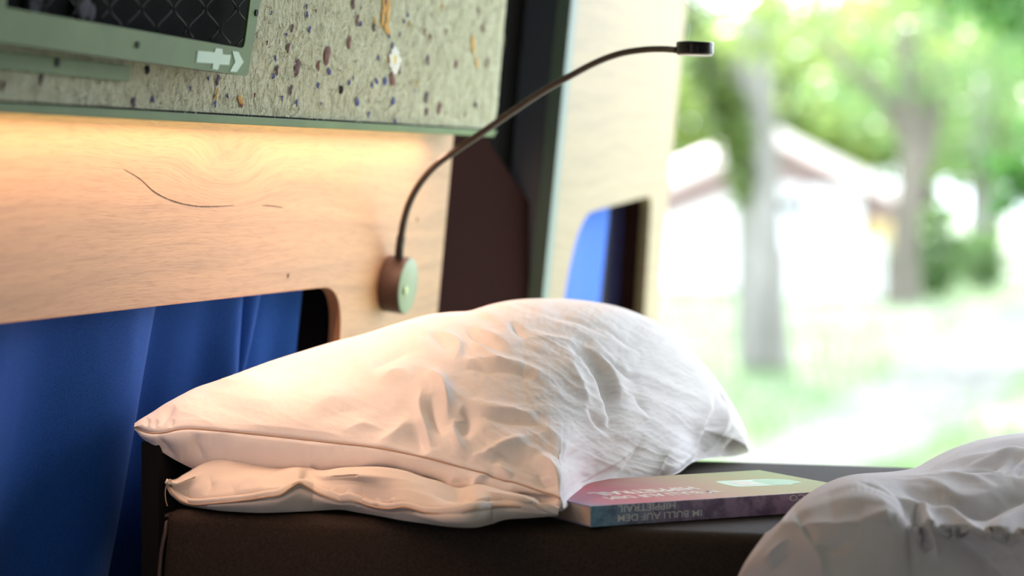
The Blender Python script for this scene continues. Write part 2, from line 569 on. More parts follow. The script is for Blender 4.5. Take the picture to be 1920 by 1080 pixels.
# edge banding round the cut-out: an orange-brown ring just inside the opening
def ring(name, fr, loop, h0, h1, inset, mat, parent):
    cx = sum(p[0] for p in loop) / len(loop); cy = sum(p[1] for p in loop) / len(loop)
    inner = []
    n = len(loop)
    for i in range(n):
        a, b = Vector(loop[i - 1]), Vector(loop[(i + 1) % n])
        d = (b - a).normalized(); nn = Vector((d.y, -d.x))
        p = Vector(loop[i])
        if (Vector((cx, cy)) - p).dot(nn) < 0: nn = -nn
        inner.append(tuple(p + nn * inset))
    bm = bmesh.new()
    A = [bm.verts.new(fr.w(*p, h0)) for p in loop]; B = [bm.verts.new(fr.w(*p, h1)) for p in loop]
    Ai = [bm.verts.new(fr.w(*p, h0)) for p in inner]; Bi = [bm.verts.new(fr.w(*p, h1)) for p in inner]
    for i in range(n):
        j = (i + 1) % n
        bm.faces.new((Ai[i], Ai[j], Bi[j], Bi[i])); bm.faces.new((B[i], B[j], Bi[j], Bi[i]))
        bm.faces.new((A[i], A[j], Ai[j], Ai[i])); bm.faces.new((A[i], A[j], B[j], B[i]))
    return bm_obj(name, bm, mat, parent)
ring('edge_banding', WF, cut, -0.0102, 0.0002, 0.0008, M['oak_edge'], wall_left)
# the long check in the veneer
def sliver(name, fr, pts, wmm, h, mat, parent):
    p = spline(pts, 60)
    n = len(p)
    T = np.gradient(p, axis=0); T /= np.linalg.norm(T, axis=1)[:, None]
    N = np.column_stack([-T[:, 1], T[:, 0]])
    s = np.linspace(0, 1, n)
    w = wmm * 0.0005 * np.sin(s * math.pi) ** 0.5 * (0.55 + 0.6 * rng.random(n))
    V, Fc = [], []
    for i in range(n):
        for sg, hh in ((1, h), (-1, h), (0, -0.0008)):
            q = p[i] + N[i] * w[i] * sg
            V.append(fr.w(q[0], q[1], hh))
    for i in range(n - 1):
        a, b = 3 * i, 3 * i + 3
        Fc += [(a, b, b + 1, a + 1), (a, a + 2, b + 2, b), (a + 1, b + 1, b + 2, a + 2)]
    return mesh_obj(name, V, Fc, mat, parent)
sliver('wood_crack', WF, [wpt(*q) for q in [(232, 317), (262, 335), (290, 360), (325, 377), (365, 386), (400, 387), (440, 385)]], 1.0, 0.0002, M['crack'], wall_left)
sliver('wood_crack', WF, [wpt(*q) for q in [(490, 385), (510, 386), (532, 389)]], 0.8, 0.0002, M['crack'], wall_left)
for q in [(540, 517), (782, 412)]:
    a, b = wpt(*q)
    cyl('wood_knot', WF.mat(a, b), 0.0022, -0.001, 0.00015, M['crack'], wall_left, 12)

# --- the window behind the cut-out and the van's outer skin
box('window_1', (-0.905, 1.2, CZ - 0.52), (-0.900, 2.32, CZ + 0.05), M['glass'])['kind'] = 'structure'
tag(bpy.data.objects['window_1'], 'dark tinted side window behind the blue curtain')
box('wall_outer', (-0.95, -0.2, 0.45), (-0.935, 2.45, CZ + 0.95), M['paint'])['kind'] = 'structure'
# reveal of the window right of the curtain
box('window_reveal', (-0.898, 2.30, CZ - 0.52), (-0.845, 2.32, CZ + 0.02), M['rubber'], bpy.data.objects['window_1'])
box('window_reveal', (-0.898, 1.2, CZ + 0.02), (-0.81, 2.32, CZ + 0.04), M['rubber'], bpy.data.objects['window_1'])

# --- rest of the van shell (out of view, it shades the room)
def st(o): o['kind'] = 'structure'; return o
st(box('ceiling', (-0.95, -0.6, CZ + 0.62), (1.0, 2.75, CZ + 0.66), M['headliner']))
st(box('wall_right', (0.90, -0.36, 0.45), (0.94, 2.75, CZ + 0.62), M['headliner']))
st(box('floor', (-0.95, -0.6, 0.48), (1.0, 2.72, 0.52), M['van_floor']))
st(box('wall_back', (-0.95, -0.64, 0.48), (1.0, -0.6, CZ + 0.62), M['headliner']))

# --- trim_1: rear pillar, from the side panel to the rear opening
def zz(y, F): return CZ + (HZ - y) / FPX * F
pil = []
def quad_slab(name, corners, thick, mat, parent=None):
    """slab from 4 world corners, thickened away from the room"""
    c = [Vector(q) for q in corners]
    n = (c[1] - c[0]).cross(c[3] - c[0]).normalized()
    if n.dot(CAM - c[0]) < 0: n = -n
    V = c + [q - n * thick for q in c]
    return mesh_obj(name, V, [(0, 1, 2, 3), (7, 6, 5, 4), (0, 4, 5, 1), (1, 5, 6, 2), (2, 6, 7, 3), (3, 7, 4, 0)], mat, parent)
def pillar_strip(name, x_top0, x_bot0, x_top1, x_bot1, F0, F1, mat, parent=None, th=0.01, y0=-500, y1=1300):
    def xx(a, b, y): return a + (b - a) * y / 590.0
    return quad_slab(name, [P(xx(x_top0, x_bot0, y0), y0, F0), P(xx(x_top1, x_bot1, y0), y0, F1),
                            P(xx(x_top1, x_bot1, y1), y1, F1), P(xx(x_top0, x_bot0, y1), y1, F0)], th, mat, parent)
trim1 = pillar_strip('trim_1', 868, 812, 1040, 985, 2.535, 2.74, M['rubber'], th=0.03)
tag(trim1, 'dark rear pillar lining between the side panel and the open door', kind='structure')
# brown felt triangle that covers the lower left of the pillar
def on(px, py, F): return P(px, py, F)
fel = [(870, 150, 2.50), (905, 250, 2.53), (985, 372, 2.66), (975, 700, 2.66), (800, 700, 2.50), (838, 262, 2.50)]
V = [P(*q) for q in [(860, 180, 2.53), (900, 235, 2.54), (950, 318, 2.60), (1003, 395, 2.68), (985, 590, 2.68), (960, 900, 2.68), (770, 900, 2.53), (800, 590, 2.53), (838, 262, 2.53)]]
pA, pB = P(838, 262, 2.53), P(1003, 395, 2.68)
FF = Fr(pA, (pB.x - pA.x, pB.y - pA.y, 0), (0, 0, 1))
V = [FF.w(*FF.hit(x, y)) for x, y in [(846, 160), (878, 205), (915, 265), (960, 332), (1006, 400), (985, 590), (960, 900), (770, 900), (800, 590), (834, 262)]]
n_off = FV * 0.012
bm = bmesh.new()
f0 = [bm.verts.new(v) for v in V]; f1 = [bm.verts.new(v + n_off) for v in V]
bm.faces.new(f0); bm.faces.new(f1[::-1])
for i in range(len(V)):
    j = (i + 1) % len(V); bm.faces.new((f0[i], f0[j], f1[j], f1[i]))
bm_obj('felt_cover', bm, M['trim_brown'], trim1)
# seal and body flange of the rear opening: tall rounded profiles
def prof(name, x_top, x_bot, F, r, mat, sq=1.0):
    pts = []
    for k in range(24):
        y = -500 + 1900 * k / 23
        x = x_top + (x_bot - x_top) * y / 560
        pts.append(P(x, y, F))
    return tube(name, pts, r, mat, trim1, 16)
prof('door_seal', 1002, 950, 2.74, 0.013, M['rubber'])
prof('body_flange', 1040, 990, 2.80, 0.020, M['paint'])
prof('body_flange', 1058, 1008, 2.86, 0.014, M['paint'])

# --- door_1: open rear door
dtl = DF.hit(1078, -500); dbl = DF.hit(1008, 900)
def dpt(px, py): return DF.hit(px, py)
dr_t, dr_b = dpt(1288, 0), dpt(1234, 580)
sl = (dr_b[0] - dr_t[0]) / (dr_b[1] - dr_t[1])
dl_t, dl_b = dpt(1082, 0), dpt(1027, 560)
sl2 = (dl_b[0] - dl_t[0]) / (dl_b[1] - dl_t[1])
def dra(b): return dr_t[0] + sl * (b - dr_t[1])
def dla(b): return dl_t[0] + sl2 * (b - dl_t[1])
dcut = rounded([dpt(1083, 404), dpt(1222, 366), dpt(1206, 640), dpt(1046, 640)], [0.075, 0.022, 0.02, 0.03], 10)
douter = [(dla(-0.5), -0.5), (dra(-0.5), -0.5), (dra(0.6), 0.6), (dla(0.6), 0.6)]
door = plate('door_1', DF, [douter, dcut], -0.012, 0, M['oak_door'])
tag(door, 'open rear door lined with pale oak and a small window', kind='structure')
ddl = [(dla(-0.6) - 0.004, -0.6), (dra(-0.6) + 0.02, -0.6), (dra(0.65) + 0.02, 0.65), (dla(0.65) - 0.004, 0.65)]
plate('door_skin', DF, [ddl], -0.075, -0.062, M['paint'], door)
plate('door_edge', DF, [[(dla(-0.6) - 0.030, -0.6), (dla(-0.6), -0.6), (dla(0.65), 0.65), (dla(0.65) - 0.030, 0.65)]], -0.014, 0.001, M['paint_green'], door)
plate('door_end', DF, [[(dla(-0.6) - 0.029, -0.6), (dla(-0.6) - 0.001, -0.6), (dla(0.65) - 0.001, 0.65), (dla(0.65) - 0.029, 0.65)]], -0.068, -0.0145, M['paint'], door)
plate('window_pane', DF, [[(p[0], p[1]) for p in rounded([(dpt(1070, 300)[0], dpt(1083, 380)[1]), (dpt(1250, 300)[0], dpt(1083, 340)[1]), (dpt(1240, 300)[0], -0.3), (dpt(1040, 300)[0], -0.3)], 0.02)]], -0.036, -0.033, M['glass'], door)
plate('window_rim', DF, [rounded([dpt(1066, 372), dpt(1240, 330), dpt(1226, 660), dpt(1030, 660)], 0.02), dcut], -0.034, -0.0125, M['trim_brown'], door)
# far-side reveal of the door's window (dark)
# curtain in the door window: gathered at its hinge side
def folded_curtain(name, fr, a0, a1, b0, b1, h, folds, amp, mat, n=160, m=60, seed=0, phase=None):
    A = np.linspace(a0, a1, n); Bv = np.linspace(b0, b1, m)
    AA, BB = np.meshgrid(A, Bv, indexing='ij')
    s = (AA - a0) / (a1 - a0)
    u = (BB - b0) / (b1 - b0)
    prof_ = np.sin(2 * math.pi * (folds * s + 0.25 * np.sin(3.1 * s * folds * 0.7) + 0.25 * u * (s - 0.3))) * (0.6 + 0.4 * np.sin(5 * s + seed))
    H = h + amp * prof_ * (0.75 + 0.25 * u)
    V = np.array(fr.o) + AA[..., None] * np.array(fr.ex) + BB[..., None] * np.array(fr.ey) + H[..., None] * np.array(fr.n)
    o = grid_obj(name, V, mat)
    md = o.modifiers.new('thickness', 'SOLIDIFY'); md.thickness = 0.0012
    return o
dcv = folded_curtain('curtain', DF, dpt(1036, 480)[0], dpt(1168, 480)[0], -0.25, 0.03, -0.023, 2.2, 0.006, M['blue_door'])
tag(dcv, 'bright blue curtain in the window of the open rear door', 'curtain')

# ------------------------------------------------------------------ side curtain
def side_curtain():
    n, m = 420, 90
    ya, yb = 1.22, 2.085
    Y = np.linspace(ya, yb, n)
    # image columns of the folds at the row of the cut-out's top
    def ypx(px): return WF.hit(px, 560, -0.045)[0]
    U = np.linspace(0, 1, m)
    AA, UU = np.meshgrid(Y, U, indexing='ij')
    H = np.full(AA.shape, -0.046)
    def bump(c, w, amp, drift=0.0):
        return amp * np.exp(-(((AA - (ypx(c) + drift * UU)) / w) ** 2))
    H += bump(120, 0.05, -0.010, -0.05)
    H += bump(255, 0.055, 0.014, -0.09)
    H += bump(345, 0.035, -0.016, -0.10)
    H += bump(417, 0.018, 0.013, -0.03)
    H += bump(436, 0.007, -0.017, -0.01)
    H += bump(470, 0.028, 0.012, -0.12)
    H += bump(505, 0.018, -0.010, -0.13)
    H += bump(545, 0.022, 0.012, -0.03)
    H = -0.046 + (H + 0.046) * 1.25
    H += 0.0012 * fbm(AA * 14, UU * 3, 3, 3)
    B = 0.012 - UU * 0.56
    edge = np.clip((AA - (yb - 0.09)) / 0.09, 0, 1)
    AA2 = AA - 0.018 * edge * (1 - UU * 2.2)
    V = np.array(WF.o) + AA2[..., None] * np.array(WF.ex) + B[..., None] * np.array(WF.ey) + H[..., None] * np.array(WF.n)
    o = grid_obj('curtain', V, M['blue'])
    md = o.modifiers.new('thickness', 'SOLIDIFY'); md.thickness = 0.0015; md.offset = -1
    return tag(o, 'deep blue velour curtain hanging in folds in the side window', 'curtain')
side_curtain()

# ------------------------------------------------------------------ bed
FE = 1.678                                   # front edge of the mattress (Y)
MZ = CZ - 0.232
bed = empty('bed_base', (0.05, 1.9, 0.9), 'black bed side board standing between mattress and blue curtain', 'bed frame')
box('side_board', (-0.813, 1.705, 0.9), (-0.7985, 2.20, CZ - 0.186), M['black'], bed, 0.001)
box('slat_base', (-0.79, 1.70, 0.86), (0.88, 2.20, MZ - 0.15), M['black'], bed)
mat_t = empty('mattress', (0.05, 1.9, MZ - 0.15), 'dark brown leatherette mattress with piped corner under pillow and book', 'mattress')
def mattress_body():
    lo = Vector((-0.784, FE, MZ - 0.149)); hi = Vector((0.86, 2.125, MZ))
    nx, ny, nz = 120, 40, 14
    bm = bmesh.new()
    bmesh.ops.create_cube(bm, size=1)
    for v in bm.verts:
        v.co = Vector([lo[i] + (v.co[i] + 0.5) * (hi[i] - lo[i]) for i in range(3)])
    bmesh.ops.bevel(bm, geom=list(bm.edges), offset=0.010, segments=5, affect='EDGES', profile=0.5)
    # round the front-left vertical edge further and let the faces bulge a little
    bmesh.ops.subdivide_edges(bm, edges=[e for e in bm.edges if e.calc_length() > 0.05], cuts=14, use_grid_fill=True)
    for v in bm.verts:
        sx = (v.co.x - lo.x) / (hi.x - lo.x); sz = (v.co.z - lo.z) / (hi.z - lo.z); sy = (v.co.y - lo.y) / (hi.y - lo.y)
        if v.co.y < lo.y + 0.002:
            v.co.y -= 0.006 * max(0, math.sin(math.pi * min(1, max(0, sz)))) ** 0.7 * min(1, sx * 14)
        if v.co.x < lo.x + 0.002:
            v.co.x -= 0.004 * max(0, math.sin(math.pi * min(1, max(0, sz))))
    return bm_obj('body', bm, M['leather'], mat_t, smooth=True)
mattress_body()
pts = [(-0.781, FE + 0.30, MZ - 0.004), (-0.782, FE + 0.03, MZ - 0.004), (-0.781, FE + 0.006, MZ - 0.006), (-0.781, FE + 0.001, MZ - 0.014), (-0.784, FE - 0.0015, MZ - 0.035), (-0.785, FE - 0.003, MZ - 0.075), (-0.783, FE, MZ - 0.14)]
tube('corner_piping', spline(pts, 60), 0.0016, M['piping'], mat_t, 10)

# ------------------------------------------------------------------ pillow
pillow = empty('pillow', P(800, 950, 2.0), 'plump pale linen pillow with wrinkled cover and long front seam', 'pillow')
XB = [252, 300, 360, 430, 560, 700, 850, 950, 1020, 1056, 1075, 1100, 1140, 1180, 1230, 1270, 1300, 1340, 1375, 1404]
YB = [806, 845, 878, 900, 912, 922, 936, 948, 956, 957, 936, 912, 904, 900, 896, 888, 866, 858, 856, 848]
FS = [1.874, 1.862, 1.858, 1.855, 1.848, 1.832, 1.805, 1.785, 1.765, 1.748, 1.80, 1.862, 1.90, 1.925, 1.955, 1.98, 2.09, 2.14, 2.17, 2.19]
XS = [252, 270, 300, 345, 400, 500, 600, 700, 800, 860, 950, 1000, 1040, 1056]
YS = [800, 809, 811, 803, 806, 816, 827, 838, 858, 874, 899, 916, 930, 940]
XT = [252, 262, 285, 310, 345, 370, 400, 440, 500, 560, 620, 660, 700, 750, 800, 850, 880, 920, 960, 1000, 1040, 1080, 1120, 1160, 1200, 1230, 1260, 1290, 1320, 1350, 1375, 1392, 1400, 1404]
YT = [794, 787, 773, 757, 738, 726, 716, 702, 680, 661, 643, 633, 622, 606, 592, 586, 584, 572, 564, 561, 561, 563, 568, 576, 590, 604, 626, 654, 684, 722, 762, 795, 815, 838]
XFT = [252, 300, 360, 450, 600, 750, 900, 1040, 1200, 1300, 1380, 1404]
FT = [1.880, 1.90, 1.92, 1.95, 2.02, 2.07, 2.11, 2.14, 2.17, 2.19, 2.205, 2.21]
def make_pillow():
    n = 620
    s = np.linspace(0, 1, n)
    x = 252 + (1404 - 252) * (s + 0.035 * (np.sin(2 * math.pi * s - 0) * -1) * 0.9)
    x = np.sort(np.clip(x, 252, 1404))
    yb, yt = sm(XB, YB, x), sm(XT, YT, x)
    fs, ft = sm(XB, FS, x), sm(XFT, FT, x)
    ys = np.interp(x, XS, YS); ys = np.where(x > 1056, yb - 3, sm(XS, YS, np.minimum(x, 1056)))
    ys = np.minimum(ys, yb - 2)
    kern = np.exp(-0.5 * (np.arange(-110, 111) / 42.0) ** 2); kern /= kern.sum()
    fsm = np.convolve(np.pad(fs, 110, mode='edge'), kern, mode='valid'); ysm = np.convolve(np.pad(ys, 110, mode='edge'), kern, mode='valid')
    ysm = np.where(ysm > yt + 3, ysm, yt + 3)
    fb = fs + np.interp(x, [252, 420, 800, 1056, 1100], [0.0, 0.03, 0.028, 0.006, 0.0])
    m1, m2, m3, m4 = 56, 250, 60, 24
    cols_y, cols_f = [], []
    for v in np.linspace(0, 1, m1, endpoint=False):           # under panel, bottom up to the seam
        cols_y.append(yb + (ys - yb) * v)
        bul = 0.010 * math.sin(v * math.pi)
        cols_f.append(fb + (fs - fb) * v - bul * np.interp(x, [252, 350, 950, 1056], [0, 1, 1, 0]))
    for v in np.linspace(0, 1, m2, endpoint=False):           # seam up to the skyline
        th = v * math.pi / 2
        q = math.sin(th) * 0.55 + 0.45 * v
        q = min(q, 1)
        fr_ = 0.30 * q + 0.70 * (1 - math.sqrt(max(0, 1 - q * q)))
        # right half drops straighter to the bed
        frr = 0.12 * q + 0.88 * (1 - math.sqrt(max(0, 1 - q ** 2.4)))
        k = np.clip((x - 980) / 200, 0, 1)
        kk = min(1.0, q * 2.4); kk = kk * kk * (3 - 2 * kk)
        fq = fs * (1 - kk) + fsm * kk; yq = ys * (1 - kk) + ysm * kk
        cols_y.append(yq + (yt - yq) * q)
        cols_f.append(fq + (ft - fq) * (fr_ * (1 - k) + frr * k))
    Y1 = np.array(cols_y).T; F1 = np.array(cols_f).T
    X1 = np.repeat(x[:, None], Y1.shape[1], 1)
    V = PV(X1, Y1, F1)
    # skyline on over the back and down to the bed
    ztop = V[:, -1, 2]; zbot = np.maximum(MZ + 0.004, V[:, 0, 2])
    back = []
    depth = np.interp(x, [252, 300, 400, 600, 1000, 1300, 1404], [0.002, 0.015, 0.05, 0.07, 0.13, 0.07, 0.01])
    top = PV(x, yt, ft)
    for v in np.linspace(0, 1, m3)[0:]:
        th = v * math.pi / 2
        z = zbot + (ztop - zbot) * math.cos(th)
        q = top + (depth * math.sin(th))[:, None] * np.array(FV)
        q = q.copy(); q[:, 2] = z
        q[:, 0] = np.maximum(q[:, 0], -0.822)
        back.append(q)
    back = np.stack(back, 1)
    # underside
    und = []
    for v in np.linspace(0, 1, m4)[1:-1]:
        und.append(back[:, -1] * (1 - v) + V[:, 0] * v)
    und = np.stack(und, 1)
    G = np.concatenate([V, back, und], 1)
    # ---------------- wrinkles on the part in view
    nf = V.shape[1]
    Nn = grid_normals(np.concatenate([V, back[:, 1:6]], 1))[:, :nf]
    tocam = np.array(CAM) - V
    sg = np.sign((Nn * tocam).sum(-1, keepdims=True)); sg[sg == 0] = 1
    # outward: mostly up / to camera
    if (Nn[:, :, 2].mean() < 0): Nn = -Nn
    X, Y = X1, Y1
    D = np.zeros(X.shape)
    right = np.clip((X - 700) / 250, 0, 1)
    above = np.clip((ys[:, None] - Y) / 14, 0, 1)
    # broad billows
    D += 0.0035 * fbm(X / 190, Y / 130, 5, 2) * above
    # stretched drag lines that run down to the right over the right half
    a = math.radians(28)
    U_ = (X * math.cos(a) + Y * math.sin(a)); W_ = (-X * math.sin(a) + Y * math.cos(a)) + 14 * fbm(X / 160, Y / 120, 9, 2)
    D += right * above * 0.0013 * ridged(U_ / 210, W_ / 34, 21, 2)
    D += right * above * 0.00045 * ridged(U_ / 110, W_ / 14, 31, 2)
    D += (1 - right) * above * 0.0010 * ridged(X / 150, (Y - 0.3 * X) / 46, 41, 2)
    D += 0.0005 * fbm(X / 22, Y / 16, 51, 3) * (0.35 + 0.65 * right) * above
    # under panel: soft vertical puckers below the seam
    und_w = np.clip((Y - ys[:, None]) / 8, 0, 1) * np.clip((1040 - X) / 60, 0, 1)
    D += und_w * 0.0012 * ridged(X / 46, Y / 120, 61, 2)
    D += und_w * 0.0018 * fbm(X / 120, Y / 60, 66, 2)
    # folds read off the cover, each a ridge beside a groove
    C = [
        ([(1065, 648), (1095, 668), (1125, 700), (1142, 740), (1150, 785), (1146, 812)], 10, -0.0085, 0.8),
        ([(1040, 655), (1075, 690), (1100, 740), (1112, 800)], 14, 0.0040, 0),
        ([(1090, 640), (1130, 668), (1160, 715), (1172, 770)], 13, 0.0045, 0),
        ([(1100, 750), (1115, 780), (1140, 808), (1150, 812)], 7, -0.0035, 0.5),
        ([(1125, 660), (1160, 688), (1200, 716)], 5, -0.0028, 0.3),
        ([(1190, 735), (1200, 750), (1225, 790)], 5, -0.0022, 0.3),
        ([(1350, 728), (1347, 770), (1335, 800), (1318, 832), (1298, 866)], 9, -0.0115, 0.7),
        ([(1340, 715), (1330, 765), (1310, 805), (1285, 850)], 12, 0.0040, 0),
        ([(1370, 745), (1366, 790), (1350, 830), (1330, 855)], 9, 0.0040, 0),
        ([(1378, 800), (1350, 835), (1318, 858)], 5, -0.0055, 0),
        ([(1392, 815), (1372, 838), (1345, 856)], 4, -0.0055, 0),
        ([(868, 622), (890, 640), (920, 655), (950, 672)], 9, -0.0042, 0.6),
        ([(862, 614), (905, 630), (945, 650), (965, 668)], 8, 0.0022, 0),
        ([(802, 632), (825, 642), (850, 662)], 10, -0.0036, 0.4),
        ([(798, 622), (840, 634), (862, 655), (848, 690)], 8, 0.0030, 0),
        ([(958, 610), (968, 626), (985, 642)], 6, -0.0035, 0),
        ([(845, 690), (900, 683), (960, 688), (1010, 700), (1060, 725)], 8, 0.0026, 0),
        ([(850, 700), (905, 698), (960, 702), (1010, 716)], 7, -0.0022, 0),
        ([(795, 712), (812, 708), (828, 722), (838, 752), (838, 790)], 11, 0.0058, 0),
        ([(808, 738), (812, 765), (822, 795), (838, 812)], 10, -0.0062, 0.3),
        ([(792, 722), (786, 762), (798, 805), (806, 838), (820, 850)], 10, 0.0052, 0),
        ([(772, 770), (760, 790), (735, 815), (700, 832)], 16, 0.0050, 0),
        ([(780, 790), (785, 820), (800, 852)], 14, -0.0055, 0),
        ([(862, 765), (880, 778), (875, 800), (868, 822)], 13, -0.0055, 0),
        ([(852, 778), (850, 805), (862, 835), (885, 852)], 9, 0.0040, 0),
        ([(885, 775), (930, 780), (985, 790), (1030, 802)], 11, -0.0040, 0.3),
        ([(870, 752), (915, 764), (960, 770), (1010, 782)], 10, 0.0030, 0),
        ([(875, 855), (905, 850), (950, 832), (1000, 815)], 11, 0.0050, 0),
        ([(915, 845), (960, 850), (1000, 868), (1020, 892)], 11, -0.0046, 0),
        ([(935, 860), (940, 878), (960, 892)], 9, 0.0035, 0),
        ([(1000, 850), (1030, 866), (1045, 890), (1050, 920)], 9, 0.0052, 0),
        ([(1005, 880), (1018, 900), (1042, 910)], 8, -0.0048, 0),
        ([(1060, 880), (1080, 850), (1100, 840)], 10, -0.0025, 0),
        ([(1095, 905), (1130, 880), (1165, 860), (1200, 840)], 6, 0.0030, 0),
        ([(1085, 912), (1115, 900), (1150, 880)], 5, -0.0034, 0),
        ([(1150, 898), (1180, 870), (1200, 842), (1210, 810)], 6, -0.0028, 0),
        ([(1225, 895), (1240, 870), (1262, 840)], 7, 0.0026, 0),
        ([(1100, 600), (1150, 622), (1210, 660)], 6, -0.0018, 0),
        ([(1010, 590), (1080, 602), (1150, 630)], 6, -0.0020, 0.2),
        ([(985, 640), (1050, 636), (1100, 652)], 7, 0.0022, 0),
        ([(560, 790), (600, 762), (660, 740)], 20, 0.0017, 0),
        ([(585, 806), (625, 780), (690, 758), (720, 740)], 18, -0.0017, 0),
        ([(350, 765), (400, 762), (450, 778), (480, 800)], 18, -0.0014, 0),
        ([(440, 770), (470, 755), (520, 762)], 16, 0.0012, 0),
        ([(690, 700), (740, 672), (790, 655)], 12, -0.0030, 0),
        ([(700, 720), (750, 700), (775, 715)], 12, 0.0030, 0),
        ([(640, 812), (680, 795), (720, 800)], 9, 0.0022, 0),
        ([(300, 800), (312, 780), (330, 762)], 7, -0.0030, 0),
        ([(272, 800), (280, 785)], 4, -0.0022, 0), ([(286, 803), (296, 786)], 4, -0.0022, 0), ([(318, 802), (326, 786)], 4, -0.0018, 0),
        ([(372, 812), (368, 840), (385, 868)], 9, -0.0040, 0), ([(300, 815), (305, 835), (330, 862)], 8, -0.0030, 0),
        ([(900, 905), (930, 890), (960, 915)], 9, -0.0030, 0), ([(860, 890), (850, 905), (880, 930)], 10, 0.0032, 0),
        ([(920, 885), (895, 905), (905, 925)], 9, 0.0036, 0),
        ([(960, 925), (1000, 934), (1046, 936)], 8, -0.0080, 0),
    ]
    for p, w, d, sk in C:
        D += crease(X, Y, p, w, d * 1.05, sk)
    # seam groove
    D -= 0.0016 * np.exp(-((Y - ys[:, None]) / 3.0) ** 2) * (X < 1052)
    # nothing moves along the outline
    fade = np.minimum(1, np.minimum((X - 252) / 14, (1404 - X) / 12))
    fade = fade * np.clip(np.abs(np.arange(nf)[None, :] - 0) / 6.0, 0, 1)
    lam = np.clip((nf - 1 - np.arange(nf))[None, :] / 18.0, 0.35, 1)
    V2 = V + Nn * (D * fade * lam)[..., None]
    G[:, :nf] = V2
    o = grid_obj('pillow_cover', G, M['linen'], pillow, closed_j=True)
    # caps are degenerate at both tips; the seam cord sits in its groove
    sx = np.arange(n)[(x < 1052)]
    path = V2[sx, m1] + Nn[sx, m1] * 0.0006
    V_ = tube_verts(path[::2], 0.0007, 8)
    grid_obj('seam', V_, M['thread'], pillow, closed_j=True)
    return V2
make_pillow()

